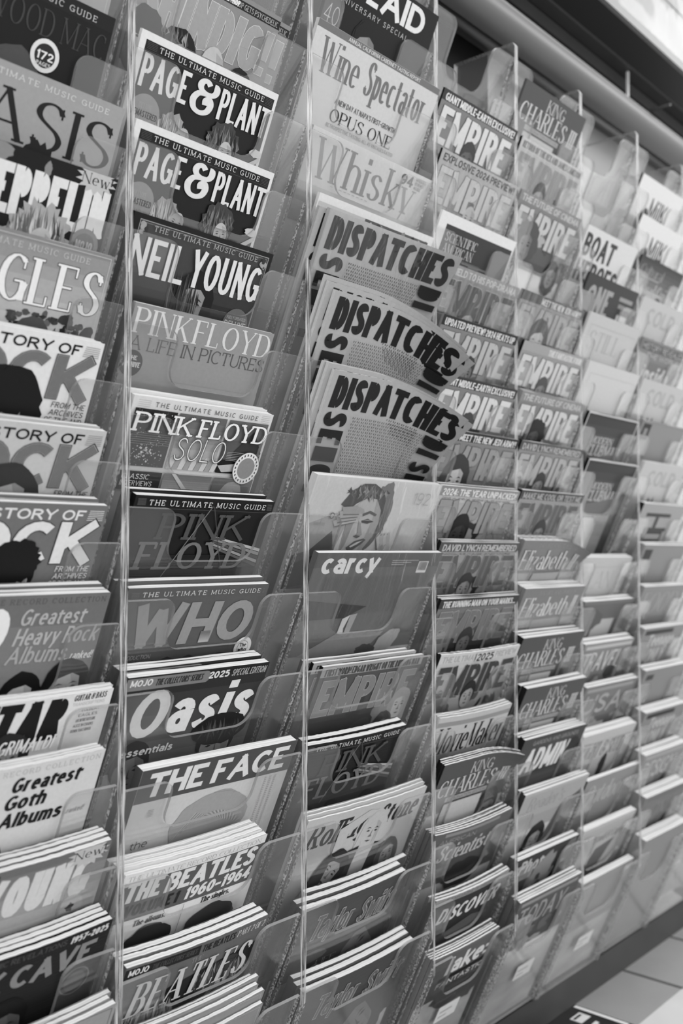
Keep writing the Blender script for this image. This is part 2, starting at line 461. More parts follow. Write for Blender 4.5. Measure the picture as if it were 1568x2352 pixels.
        if kind == 'long': el(0, h * .12, w * 1.5, h * .72, hair, 26, .04)
        elif kind == 'curly': el(0, -h * .02, w * 1.75, h * .66, hair, 34, .1)
        elif kind == 'short': el(0, -h * .1, w * 1.18, h * .5, hair, 24, .04)
        elif kind == 'up': el(0, -h * .34, w * 1.25, h * .4, hair, 24, .06)
        el(0, h * .06, w * .92, h * .47, skin)
        s.poly([R(w * .15, -h * .3), R(w * .8, -h * .2), R(w * .86, h * .15), R(w * .5, h * .45), R(w * .45, h * .1)], skin * .88); s.L += s.inc
        if kind != 'bald':
            s.poly([R(-w * 1.02, h * .02), R(-w * .98, -h * .34), R(-w * .4, -h * .54), R(w * .4, -h * .54), R(w * 1.0, -h * .32), R(w * 1.02, h * .02), R(w * .8, -h * .16), R(w * .3, -h * .27), R(-w * .5, -h * .2), R(-w * .85, -h * .08)], hair); s.L += s.inc
        if kind in ('long', 'curly'):
            s.poly([R(-w * 1.3, h * .6), R(-w * 1.15, -h * .2), R(-w * .75, -h * .25), R(-w * .8, h * .25), R(-w * .7, h * .6)], hair); s.poly([R(w * 1.3, h * .6), R(w * .7, h * .6), R(w * .8, h * .25), R(w * .75, -h * .25), R(w * 1.15, -h * .2)], hair); s.L += s.inc
        if eyes:
            d = max(.03, skin * .25)
            for e in (-1, 1):
                s.poly([R(e * w * .42 - w * .26, -h * .04), R(e * w * .42, -h * .085), R(e * w * .42 + w * .26, -h * .04), R(e * w * .42, -h * .055)], d)
                s.poly([R(e * w * .42 - w * .2, h * .03), R(e * w * .42, h * .0), R(e * w * .42 + w * .2, h * .03), R(e * w * .42, h * .055)], d)
            s.poly([R(-w * .2, h * .2), R(0, h * .22), R(w * .22, h * .2), R(w * .1, h * .16), R(w * .05, -h * .02), R(w * .0, h * .15)], skin * .6)
            s.poly([R(-w * .32, h * .32), R(-w * .05, h * .3), R(w * .32, h * .32), R(0, h * .36)], skin * .42)
            s.L += s.inc
    def build(s, parent, spine, th):
        b = len(s.V)
        H, W = s.H / 1000, s.W / 1000
        n = 40 if s.warp else 1
        for j in range(n):                              # spine wrap and back cover
            z0, z1 = H * j / n, H * (j + 1) / n
            k = len(s.V)
            s.V += [(0, 0, z0), (0, th, z0), (0, th, z1), (0, 0, z1)]
            s.F.append((k, k + 3, k + 2, k + 1)); s.M.append(max(0, min(NT - 1, round(spine * (NT - 1)))))
            for i in range(n):
                x0, x1 = W * i / n, W * (i + 1) / n
                k = len(s.V)
                s.V += [(x0, th, z0), (x1, th, z0), (x1, th, z1), (x0, th, z1)]
                s.F.append((k, k + 1, k + 2, k + 3)); s.M.append(max(0, min(NT - 1, round(spine * (NT - 1)))))
        V = [s.warp(*v) for v in s.V] if s.warp else s.V
        used = sorted(set(s.M)); ix = {m: i for i, m in enumerate(used)}
        return mesh_obj('front_cover', V, s.F, [INK[m] for m in used], [ix[m] for m in s.M], parent)

def page_block(parent, W, H, th, warp=None, seed=0):
    V, F = [], []
    nx, nz = (40, 60) if warp else (6, 1)
    rnd = random.Random(seed)
    x0, x1, y0, y1 = .0008, W - .0008, (.0008 if warp else .0004), th - (.0008 if warp else .0004)
    wob = [rnd.uniform(-.0005, .0005) for _ in range(nx + 1)]
    for yy in (y0, y1):
        for j in range(nz + 1):
            for i in range(nx + 1):
                V.append((x0 + (x1 - x0) * i / nx, yy, (H - .0006) * j / nz + (wob[i] if j == nz else 0)))
    def ix(l, i, j): return l * (nx + 1) * (nz + 1) + j * (nx + 1) + i
    for j in range(nz):
        for i in range(nx):
            F.append((ix(0, i, j), ix(0, i + 1, j), ix(0, i + 1, j + 1), ix(0, i, j + 1)))
            F.append((ix(1, i, j), ix(1, i, j + 1), ix(1, i + 1, j + 1), ix(1, i + 1, j)))
        F.append((ix(0, 0, j), ix(0, 0, j + 1), ix(1, 0, j + 1), ix(1, 0, j)))
        F.append((ix(0, nx, j), ix(1, nx, j), ix(1, nx, j + 1), ix(0, nx, j + 1)))
    for i in range(nx):
        F.append((ix(0, i, 0), ix(1, i, 0), ix(1, i + 1, 0), ix(0, i + 1, 0)))
        F.append((ix(0, i, nz), ix(0, i + 1, nz), ix(1, i + 1, nz), ix(1, i, nz)))
    if warp: V = [warp(*v) for v in V]
    return mesh_obj('page_block', V, F, [M_PAGE], None, parent)

# ------------------------------------------------------------------ setting
DEL = math.radians(24.0)
SD, CD = math.sin(DEL), math.cos(DEL)
ZF = -0.90
fl = box('floor', -1.2, 3.2, -2.2, 0.2, ZF - .05, ZF, M_TILE); struct(fl)
V, F = [], []
for gx in (0.649, 0.894, 1.139, 1.384, 1.629, 1.874, 2.119):
    boxm(V, F, gx - .0045, gx + .0045, -2.2, .13, ZF, ZF + .0006)
struct(mesh_obj('floor_joints', V, F, [M_GROUT]))
struct(box('floor_white_tile', 1.142, 1.381, -.36, -.03, ZF, ZF + .0007, M_TILEW))
struct(box('floor_white_tile', 1.388, 1.627, -.36, -.19, ZF, ZF + .0007, M_TILEW))

V, F = [], []
boxm(V, F, -1.0, .93, .150, .17, ZF, 1.02)
wl = mesh_obj('wall_back_dark', V, F, [M_BOARD]); struct(wl)
struct(box('wall_back_grey', .93, 2.6, .150, .17, ZF, 1.02, M_GREYWALL))
struct(box('wall_back_recess', -1.0, 2.6, .33, .35, .9, 1.6, M_BLACK))
kick = box('rack_plinth', -1.0, 1.80, .10, .148, ZF, -.838, M_KICK)
tag(kick, 'long dark grey plinth under the magazine towers, standing on the tiles', 'plinth')

# rounded rail over the towers
V, F = [], []
n = 16
xs = (-1.0, 2.6)
for x in xs:
    for i in range(n + 1):
        a = math.radians(-62 + 152 * i / n)
        V.append((x, .125 - .060 * math.cos(a), .957 + .045 * math.sin(a)))
for i in range(n): F.append((i, n + 1 + i, n + 2 + i, i + 1))
k = len(V)
boxm(V, F, -1.0, 2.6, .125, .149, .93, .99)
rail = mesh_obj('cornice_rail', V, F, [M_METAL], None, None, True)
tag(rail, 'long rounded grey metal rail running above the magazine towers', 'rail')

lg = empty('header_ledge', (0, .1, 1.04))
tag(lg, 'dark slotted header ledge between the rounded rail and the white sign board', 'ledge')
box('slot_rail', -1.0, 2.6, .165, .172, 1.028 - 1.04, 1.036 - 1.04, M_BRIGHT, lg)
box('slot_rail', -1.0, 2.6, .12, .126, 1.052 - 1.04, 1.058 - 1.04, M_BRIGHT, lg)
box('ledge_trim', -1.0, 2.6, .03, .06, 1.047 - 1.04, 1.074 - 1.04, M_TRIM, lg)
box('ledge_shelf', -1.0, 2.6, .0, .23, 1.076 - 1.04, 1.082 - 1.04, M_TRIM, lg)

sg = box('sign_board', -1.0, 2.6, 0.02, .03, 1.083, 1.9, M_SIGN)
tag(sg, 'blank white sign board running above the rack in a clear plastic film', 'sign board')
box('seam_line', -1.0, 2.6, .0185, .02, 1.205, 1.208, M_TRIM, sg)
box('joint_line', 1.86, 1.863, .0185, .02, 1.083, 1.9, M_TRIM, sg)
V, F = [], []
nx, nz = 60, 10
for j in range(nz + 1):
    for i in range(nx + 1):
        xx = 1.0 + .75 * i / nx; zz = 1.075 + .26 * j / nz
        V.append((xx, -.002 - .0009 * math.sin(xx * 23 + j * .8) * math.cos(zz * 31), zz))
for j in range(nz):
    for i in range(nx):
        a = j * (nx + 1) + i
        F.append((a, a + 1, a + nx + 2, a + nx + 1))
fo = mesh_obj('plastic_film', V, F, [M_FILM2], None, sg, True)
fo['label'] = 'wrinkled clear plastic film'

hk = empty('hanging_rod', (1.443, .11, .995))
tag(hk, 'thin white rod standing between the rounded rail and the sign board', 'rod')
box('rod_shaft', -.0025, .0025, -.0025, .0025, 0, .079, INK[23], hk)
box('rod_foot', -.006, .006, -.006, .006, -.001, .004, M_SIGN, hk)
bk = empty('ledge_bracket', (1.56, .06, 1.0))
tag(bk, 'small pale bracket lying across the dark slot beside the white rod', 'bracket')
box('bracket_arm', -.003, .003, .0, .07, .022, .027, M_METAL, bk)
box('bracket_tab', -.012, .012, .07, .073, .018, .031, M_METAL, bk)

# ------------------------------------------------------------------ acrylic towers
TOW = {  # column: x0, x1, first row, last row, z of row 0, pitch, wide?
 'c0': (-.2290, .0000, -8, 8, .0855, .0840, 0), 'c1': (.0000, .2794, -8, 6, .0400, .0996, 1), 'c2': (.2794, .5547, -8, 6, .0400, .0996, 1),
 'c3': (.5547, .7838, -9, 8, .0614, .0840, 0), 'c4': (.7838, 1.0101, -9, 8, .0614, .0840, 0), 'c5': (1.0101, 1.2507, -9, 8, .0564, .0840, 0),
 'c6': (1.2507, 1.4800, -9, 8, .0614, .0840, 0), 'c7': (1.4800, 1.7100, -9, 8, .0614, .0840, 0),
}
ZTOP, ZBOT = .846, -.835
PL = .243                                  # panel length below its lip

def lipz(c, i): return TOW[c][4] - TOW[c][5] * i
def place(c, i, x, w, gap): return Vector((x, -w * SD + gap * CD, lipz(c, i) + w * CD + gap * SD))

def panel_mesh(Wd, wide, pitch, first):
    lw, dep, rt, rb = (.068, .064, .016, .022) if wide else (.058, .082, .016, .024)
    pts = []
    def arc(cx, cz, r, a0, a1, n=7):
        for i in range(n + 1):
            a = math.radians(a0 + (a1 - a0) * i / n)
            pts.append((cx + r * math.cos(a), cz + r * math.sin(a)))
    pts.append((0, -PL)); pts.append((Wd, -PL)); pts.append((Wd, 0))
    arc(Wd - lw + rt, -rt, rt, 90, 180)
    arc(Wd - lw - rb, -dep + rb, rb, 0, -90)
    arc(lw + rb, -dep + rb, rb, 270, 180)
    arc(lw - rt, -rt, rt, 0, 90)
    pts.append((0, 0))
    n = len(pts)
    V = [(x, 0, z) for x, z in pts] + [(x, .004, z) for x, z in pts]
    F = [tuple(range(n)), tuple(range(2 * n - 1, n - 1, -1))]
    M = [0, 0]
    for i in range(n):
        j = (i + 1) % n
        F.append((i, i + n, j + n, j))
        M.append(2 if i in (1, n - 1) else 1)
    V2, F2 = [], []
    boxm(V2, F2, 0, Wd, .004, pitch * SD - .0005, -PL, -PL + .003)
    b = len(V)
    V += V2; F += [tuple(b + i for i in q) for q in F2]; M += [0] * 6
    for xe in (.0004, Wd - .0004):                  # squeezed-out glue along both joints
        b = len(V)
        V += [(xe, -.0006, -PL), (xe, .0048, -PL), (xe, .0048, -.001), (xe, -.0006, -.001)]
        F.append((b, b + 1, b + 2, b + 3)); M.append(2)
    return V, F, M

TLAB = {
 'c0': 'clear acrylic tower cut by the left edge of the photo',
 'c1': 'wide clear acrylic tower holding the covers with the white ampersand',
 'c2': 'wide clear acrylic tower holding the bold black and cream newsprint magazines',
 'c3': 'narrow clear acrylic tower directly right of the two wide ones',
 'c4': 'narrow clear acrylic tower with the royal portrait magazine in its top pockets',
 'c5': 'narrow clear acrylic tower with the white boat magazine below two empty pockets',
 'c6': 'blurred narrow clear acrylic tower with two white covers at its top',
 'c7': 'farthest clear acrylic tower, just past the right edge of the photo',
}
for c, (x0, x1, i0, i1, z0, pit, wide) in TOW.items():
    t = empty('magazine_tower', (x0, 0, ZBOT))
    tag(t, TLAB[c], 'magazine rack', 'acrylic magazine towers')
    zb = lipz(c, i1) - .012
    yb, zb2 = (zb - ZBOT) * SD / CD, ZBOT
    for xs in (0.0003, x1 - x0 - .0051):
        prof = [(0, ZTOP - .006), (.004, ZTOP), (.122, ZTOP), (.122, ZBOT), (yb, ZBOT), (0, zb)]
        V = [(xs, y, z - ZBOT) for y, z in prof] + [(xs + .0048, y, z - ZBOT) for y, z in prof]
        F = [(5, 4, 3, 2, 1, 0), (6, 7, 8, 9, 10, 11)] + [(i, (i + 1) % 6, (i + 1) % 6 + 6, i + 6) for i in range(6)]
        mesh_obj('side_panel', V, F, [M_ACR, M_EDGE], [0, 0] + [1] * 6, t)
    Vp, Fp, Mp = panel_mesh(x1 - x0 - .0106, wide, pit, False)
    first = None
    for i in range(i0, i1 + 1):
        if first is None:
            o = mesh_obj('pocket_panel', Vp, Fp, [M_ACR, M_RIM, M_SEAM], Mp, t); first = o
        else:
            o = first.copy(); COL.objects.link(o); o.parent = t
        o.location = (.0053, 0, lipz(c, i) - ZBOT)
        o.rotation_euler = (DEL, 0, 0)

# ------------------------------------------------------------------ what is printed on each cover
HDR = 'THE ULTIMATE MUSIC GUIDE'

def rot_letter(c, ch, x0, x1, y0, y1, t, cw=True):
    """one letter turned a quarter, filling x0..x1, y0..y1"""
    for q in lettering(ch, 0, y1 - y0, x1 - x0, 'heavy', 0, 6 if c.warp else 0):
        c.poly([(x0 + py, y0 + px) for px, py in q], t)
    c.L += 1

def star(c, x, y, r, t):
    p = []
    for i in range(28):
        a = 6.2832 * i / 28; q = r * (1 if i % 2 else .68)
        p.append((x + q * 1.25 * math.cos(a), y + q * .8 * math.sin(a)))
    c.pl(p, t)

def seal(c, x, y, r, t, t2, s='', tt=.9):
    c.disc(x, y, r, t); c.disc(x, y, r * .72, t2)
    if s: c.text(s, x - r * .6, x + r * .6, y - r * .25, y + r * .25, tt, 'bold')

def ultimate(c, x0, x1, t=.84, y=11):
    for k in range(4):
        c.rect(6, y - 5 + k * 1.7, x0 - 4, y - 4.4 + k * 1.7, t * .5)
        c.rect(x1 + 4, y - 5 + k * 1.7, c.W - 6, y - 4.4 + k * 1.7, t * .5)
    c.text(HDR, x0, x1, y - 5.6, y, t, 'head')

def c_mac(c):
    c.bg(.09); c.rect(0, 0, 210, 15, .13); c.text(HDR, 22, 187, 6, 12, .74, 'head')
    c.text('FLEETW', 2, 92, 20, 44, .25, 'light'); c.text('OOD MAC', 95, 203, 20, 45, .27, 'light')
    c.face(110, 98, 60, .4, .3, 'long'); seal(c, 140, 62, 16, .86, .16, '172'); c.text('PAGES', 132, 148, 68, 72, .8, 'bold')
def c_asis(c):
    c.bg(.60); c.text(HDR, 22, 190, 6.5, 12, .84, 'head')
    c.text('OASIS', 4, 204, 21, 68, .14, 'serif', 0)
    c.blob(124, 92, 26, 30, .12, .14, 40); c.face(124, 100, 44, .55, .12, 'short')
def c_zep(c):
    c.bg(.07); c.blob(62, 7, 26, 12, .5, .1); c.blob(128, 12, 4, 8, .5)
    c.text('ZEPPELIN', 56, 204, 16, 64, .86, 'heavy')
    star(c, 183, 7, 20, .74); c.text('New!', 166, 202, 2, 13, .16, 'serif')
    c.blob(132, 78, 34, 34, .66, .16, 60); c.hairs(132, 78, 34, 34, .3, .85, 140); c.face(136, 84, 40, .74, .5, 'bald', -.2)
    seal(c, 186, 74, 17, .46, .40, 'MOJO', .66)
def c_gles(c):
    c.bg(.52, .76, 0, 90); c.rect(0, 90, 210, 290, .6)
    c.frame(3, 3, 204, 280, .8, .74); c.text(HDR, 24, 180, 8, 14, .74, 'head')
    c.text('EAGLES', 22, 203, 20, 66, .9, 'serif', 0, .2, .7)
    c.inc = 0
    for k in range(70):
        x = c.rnd.uniform(92, 202); c.blob(x, c.rnd.uniform(70, 96) + abs(x - 165) * .1, c.rnd.uniform(2, 6), c.rnd.uniform(2, 5), c.rnd.uniform(.12, .4), .4, 9)
    c.inc = 1; c.L += 1
    c.face(134, 100, 40, .6, .3, 'long')
def c_rock(c, bg, ink, rock, line, hair, kind):
    c.bg(bg); c.text('HISTORY OF', 60, 183, 6, 17, ink, 'bold', .1)
    for k in range(6): c.rect(187 - k * .4, 6 + k * 2, 204, 6.7 + k * 2, ink if ink > .5 else .55)
    c.text('ROCK', 10, 201, 19, 64, rock, 'heavy', .06, line, 1.1); c.text('ROCK', 10, 201, 19, 64, rock, 'heavy', .06, .8 if rock < .6 else rock, .25)
    c.face(112, 80, 66, .6, hair, kind, .1)
    if kind != 'long': c.blob(116, 62, 27, 24, hair, .1, 40)
    c.text('FROM THE', 163, 203, 67, 73, ink, 'sans', .15); c.text('ARCHIVES', 162, 203, 75, 81, ink, 'sans', .15); c.text('OF TIME AND', 158, 203, 83, 89, ink, 'sans', .15)
def c_heavy(c):
    c.bg(.44, .5, 0, 120); c.text('THE ULTIMATE RECORD COLLECTION', 16, 203, 4, 10, .36, 'head')
    c.text('50', 18, 104, 13, 67, .9, 'heavy', .15)
    c.text('Greatest', 110, 186, 15, 33, .7, 'cond', .2); c.text('Heavy Rock', 108, 207, 36, 55, .68, 'cond', .2); c.text('Albums', 105, 176, 56, 75, .66, 'cond', .2)
    c.text('...ranked!', 172, 206, 66, 75, .9, 'cond', .2)
    c.face(130, 112, 46, .74, .08, 'long'); c.face(182, 106, 54, .74, .1, 'long', .1)
def c_tab(c):
    c.bg(.88); c.text('GUITAR', 8, 160, 3, 50, .07, 'heavy', .18)
    c.text('GUITAR & BASS', 162, 201, 2, 9, .22, 'cond', .12); c.text('TRANSCRIPTIONS', 162, 200, 11, 15, .6, 'thin')
    for k, s in enumerate(('VOLBEAT', 'EAGLES', 'LIFE IN THE FAST LANE', 'ALICE IN CHAINS', 'DOWN THAT RIVER')): c.text(s, 174 - k * 1.6, 196 - k, 19 + k * 6, 22.5 + k * 6, .45, 'cond')
    c.face(100, 62, 46, .6, .16, 'long'); c.text('GRIMALDI', 88, 152, 44, 60, .9, 'cond', .18)
def c_goth(c):
    c.bg(.84); c.text('THE ULTIMATE RECORD COLLECTION', 18, 203, 4, 10, .7, 'head'); c.text('50', 14, 101, 22, 74, .40, 'heavy', .12)
    c.text('Greatest', 108, 187, 13, 30, .07, 'bold', .2); c.text('Goth', 105, 153, 33, 50, .07, 'bold', .2); c.text('Albums', 104, 176, 54, 71, .07, 'bold', .2)
    c.text('...ranked!', 176, 201, 64, 70, .62, 'cond', .2); c.face(90, 112, 60, .7, .07, 'short')
def c_young(c):
    c.bg(.42, .76, 0, 100); c.rect(0, 5, 85, 12, .2); c.text('YOUNG', 70, 194, 12, 60, .84, 'bold', .1);
    star(c, 182, 9, 20, .74); c.text('New!', 166, 202, 3, 13, .2, 'serif')
    c.disc(177, 72, 15, .7); c.blob(177, 72, 6, 6, .15, .5, 12); c.face(80, 108, 60, .7, .08, 'short')
def c_cave(c):
    c.bg(.13); c.text('SEISMIC REVELATIONS', 60, 157, 4, 11, .32, 'cond', .1); c.text('1957-2025', 160, 205, 4, 12, .82, 'heavy', .2)
    c.text('NICK CAVE', 14, 195, 18, 44, .52, 'heavy', .12); c.disc(180, 66, 17, .38); c.disc(180, 66, 15.5, .15); c.disc(180, 66, 12, .24)
    c.face(104, 92, 62, .34, .05, 'short')
def c_grey(c, bg=.62, t=.7, s='', st='serif'):
    c.bg(bg)
    c.frame(4, 4, c.W - 4, c.H - 10, .8, t)
    if s: c.text(s, 16, c.W - 16, 14, 52, t, st)
def c_shin(c):
    c.bg(.50); c.rect(0, 5, 210, 15, .12); c.text('WHEN HIP-HOP GETS PSYCHEDELIC', 104, 205, 7, 13.5, .62, 'cond', .0); c.text('HIP-HOP', 117, 141, 7, 13.5, .9, 'bold')
    c.text('SHINDIG!', 4, 205, 22, 76, .62, 'heavy', .1, .78, .8)
    c.face(24, 92, 52, .8, .12, 'long'); c.blob(24, 76, 22, 17, .1); c.face(72, 96, 54, .72, .14, 'long', .2); c.hairs(68, 76, 26, 18, .1, .6, 14)
    c.face(123, 88, 52, .74, .6, 'bald'); c.face(168, 104, 46, .72, .12, 'long'); c.face(196, 112, 44, .6, .2, 'long')
def c_page(c):
    c.bg(.86); c.rect(8, 8, 204, 288, .12); c.rect(8.6, 18, 203.4, 18.4, .3)
    for k in range(5): c.rect(10, 9.6 + k * 1.6, 24, 10.1 + k * 1.6, .3); c.rect(190, 9.6 + k * 1.6, 202, 10.1 + k * 1.6, .3)
    c.text(HDR, 27, 187, 10, 16, .82, 'head')
    c.text('PAGE', 10, 77, 21, 56, .86, 'cond'); c.text('&', 82, 121, 20, 59, .86, 'slab', 0, .86, .7); c.text('PLANT', 124, 203, 21, 56, .86, 'cond')
    c.disc(27, 82, 21, .50); c.text('DELUXE', 18, 36, 71, 77, .6, 'cond'); c.text('REMASTERED', 10, 45, 79, 86, .2, 'cond'); c.text('EDITION', 18, 36, 88, 93, .62, 'cond')
    c.blob(66, 92, 20, 24, .62, .12, 40); c.hairs(66, 92, 22, 26, .35, .82, 90); c.face(84, 92, 30, .7, .5, 'bald', -.3)
    c.blob(143, 82, 25, 27, .26, .12, 40); c.hairs(143, 82, 25, 27, .1, .58, 130); c.face(150, 88, 30, .72, .3, 'bald', .15)
    c.pl([(150, 118), (205, 78), (205, 84), (158, 122)], .72); c.pl([(165, 122), (205, 90), (205, 95), (172, 126)], .8); c.blob(196, 76, 10, 5, .8)
    c.blob(110, 106, 14, 9, .6)
def c_neil(c):
    c.bg(.07); c.rect(10, 7, 202, 280, .26); c.frame(9, 5.5, 203, 282, .9, .6); c.frame(12, 8, 200, 280, .5, .5)
    for x in (17, 195):
        for k in range(6): c.disc(x + c.rnd.uniform(-4, 4), 13 + c.rnd.uniform(-4, 6), 3, .62); c.disc(x + c.rnd.uniform(-4, 4), 13 + c.rnd.uniform(-4, 6), 2.3, .2)
    c.grad(56, 110, .26, .07, 13, 199); c.text(HDR, 28, 184, 8.5, 14.5, .64, 'head')
    c.face(104, 78, 58, .62, .08, 'long', -.15); c.hairs(88, 84, 26, 44, .06, .5, 46, .5)
    c.text('NEIL', 5, 82, 22, 64, .86, 'cond'); c.text('YOUNG', 90, 198, 20, 63, .86, 'cond')
    c.disc(177, 94, 20, .38); c.text('FULLY UPDATED', 162, 192, 84, 88, .7, 'cond'); c.text('DELUXE', 160, 194, 90, 99, .8, 'cond')
def c_life(c):
    c.bg(.57); c.text('PINK', 5, 81, 4, 32, .82, 'serif'); c.text('FLOYD', 88, 207, 4, 32, .82, 'serif')
    c.text('A LIFE IN PICTURES', 6, 206, 35, 50, .34, 'light', 0, .34, .25); seal(c, 14, 66, 15, .24, .22, 'ARCHIVE', .8)
    c.disc(14, 66, 14, .24); c.text('THE', 8, 20, 57, 62, .8, 'bold'); c.text('ARCHIVE', 3, 26, 64, 70, .8, 'bold'); c.grad(80, 280, .57, .4)
def c_solo(c):
    c.bg(.84)
    for k in range(10): c.rect(7 if k % 2 else 190, 3 + k * 1.1, 24 if k % 2 else 204, 3.3 + k * 1.1, .6)
    c.text(HDR, 30, 184, 4.5, 10, .22, 'spaced')
    c.rect(5, 13, 63, 79, .17); c.grad(13, 79, .36, .78, 66, 137); c.grad(13, 79, .42, .3, 141, 204)
    c.inc = 0
    for k in range(150): c.disc(c.rnd.uniform(6, 62), c.rnd.uniform(14, 78), c.rnd.uniform(.2, .9), c.rnd.uniform(.3, .85), None, 5)
    c.inc = 1; c.L += 1
    c.inc = 0
    for k in range(60): c.disc(c.rnd.gauss(32, 8), c.rnd.gauss(62, 6), c.rnd.uniform(.4, 1.4), c.rnd.uniform(.5, .85), None, 6)
    c.inc = 1; c.L += 1
    for k in range(9): c.pl([(67 + k * 8, 79), (70 + k * 8, 66 + 2 * (k % 2)), (74 + k * 8, 62), (77 + k * 8, 70), (74 + k * 8, 79)], .62 if k % 2 else .8)
    c.pl([(160, 52), (184, 24), (204, 50), (204, 62), (160, 60)], .2); c.rect(141, 62, 204, 79, .1); c.pl([(141, 70), (170, 66), (185, 74), (150, 78)], .7)
    for k in range(6): c.rect(6, 40 + k * 2.4, 62, 40.4 + k * 2.4, .5); c.rect(150, 52 + k * 2, 204, 52.4 + k * 2, .7)
    c.rect(5, 84, 63, 106, .13); c.grad(84, 106, .4, .7, 66, 137); c.rect(141, 84, 204, 106, .4); c.face(172, 108, 34, .7, .6, 'long', -.2)
    c.pl([(76, 84), (100, 106), (108, 106), (82, 84)], .8)
    c.text('CLASSIC', 8, 46, 87, 93, .85, 'sans', .1); c.text('INTERVIEWS', 8, 52, 95, 101, .85, 'sans', .1)
    c.text('PINK', 5, 88, 16, 38, .9, 'slab', .06, .2, .7); c.text('FLOYD', 96, 204, 16, 38, .9, 'slab', .06, .2, .7); c.text('SOLO', 70, 146, 40, 67, .88, 'thin', .1, .25, .9)
    c.disc(185, 70, 21, .3); c.disc(185, 70, 20.3, .86); c.disc(185, 70, 13.5, .5)
    c.inc = 0
    for k in range(22):
        a = 6.2832 * k / 22; c.rect(185 + 17 * math.cos(a) - .9, 70 + 17 * math.sin(a) - 1.3, 185 + 17 * math.cos(a) + .7, 70 + 17 * math.sin(a) + 1.3, .2)
def c_pink(c):
    k = c.W / 209
    c.bg(.06)
    for j in range(6): c.rect(4 * k, 4 + j * 1.3, 15 * k, 4.5 + j * 1.3, .4); c.rect(198 * k, 4 + j * 1.3, 206 * k, 4.5 + j * 1.3, .4)
    c.text(HDR, 19 * k, 195 * k, 4.5, 11, .87, 'head'); c.rect(2, 14, 207 * k, 14.5, .3)
    c.grad(70, 120, .08, .42); c.rect(0, 96, 210, 130, .14)
    for j in range(5): c.pl([(126 * k, 46 + j * 3), (207 * k, 62 + j * 5), (207 * k, 66 + j * 5), (126 * k, 48.5 + j * 3)], (.7, .5, .3, .55, .35)[j])
    c.text('PINK', 40 * k, 175 * k, 19, 51, .30, 'slab', .1); c.text('FLOYD', 20 * k, 186 * k, 54, 88, .42, 'slab', .1)
    c.pl([(110 * k, 9), (111 * k, 9), (64 * k, 97), (63 * k, 97)], .5); c.pl([(112 * k, 9), (113 * k, 9), (156 * k, 98), (155 * k, 98)], .3)
    for x in (40, 92, 168): c.face(x * k, 116, 32, .6, .16, 'long')
def c_who(c):
    c.bg(.34); ultimate(c, 20, 196, .83, 11)
    c.text('WHO', 14, 199, 20, 73, .56, 'heavy', .12); c.grad(58, 73, .4, .7, 120, 135)
    c.rect(0, 78, 210, 300, .3)
    for x, h in ((80, .1), (112, .06), (160, .06)): c.face(x, 112, 40, .6, h, 'short')
    c.text('PRODUCTION', 14, 54, 82, 87, .8, 'thin', .1); c.text('PETE', 20, 45, 89, 94, .06, 'serif', .1); c.text('TOWNSHEND', 14, 66, 96, 103, .06, 'slab', .1)
    c.disc(194, 84, 14, .85); c.disc(194, 84, 9, .3); c.disc(194, 84, 8.4, .86); c.text('The', 188, 199, 78, 83, .1, 'bold'); c.text('who', 187, 201, 84, 90, .1, 'bold')
def c_oasis(c):
    c.bg(.13, .4, 0, 120); c.rect(0, 2, 110, 17, .48); c.disc(110, 9.5, 7.4, .48)
    c.text('MOJO', 5, 35, 4, 12, .88, 'bold', .1); c.text("THE COLLECTORS' SERIES", 39, 107, 5, 13, .18, 'cond', .15); c.text('2025', 114, 147, 4, 13, .88, 'heavy', .15); c.text('SPECIAL EDITION', 150, 206, 4, 13, .66, 'cond', .15)
    c.text('Oasis', 16, 205, 19, 79, .86, 'bold', .14)
    c.face(158, 104, 66, .6, .06, 'short', .1); c.blob(158, 84, 42, 22, .06, .05); c.hairs(158, 86, 40, 20, .05, .3, 40)
    c.face(36, 118, 60, .5, .08, 'short'); c.text('essentials', 18, 92, 91, 101, .88, 'bold', .14)
def c_facem(c):
    c.bg(.80); c.rect(0, 0, 240, 43, .29); c.text('THE', 11, 97, 6, 37, .86, 'heavy', .1); c.text('FACE', 106, 228, 6, 37, .86, 'heavy', .1)
    c.face(126, 118, 116, .7, .6, 'short', -.3, False); c.blob(126, 92, 60, 40, .60, .03, 40)
    c.inc = 0
    for j in range(40): c.pl([(68 + j * 3, 112 - 34 * math.sin(j / 13)), (69 + j * 3, 112 - 34 * math.sin(j / 13)), (100 + j * 2, 74 + .8 * j), (99 + j * 2, 74 + .8 * j)], .45 if j % 2 else .72)
    c.inc = 1; c.L += 1
    c.inc = 0
    for j in range(3):
        for k in range(28): c.rect(200 + j * 8, 46 + k * 3, 203 + j * 8, 47.2 + k * 3, .66)
    c.inc = 1
    c.text('the', 14, 38, 94, 104, .2, 'thin', .1, .2, .2); c.text('future', 13, 60, 107, 117, .2, 'thin', .1, .2, .2)
    for k in range(5): c.rect(24, 54 + k * 2, 32, 54.6 + k * 2, .6)
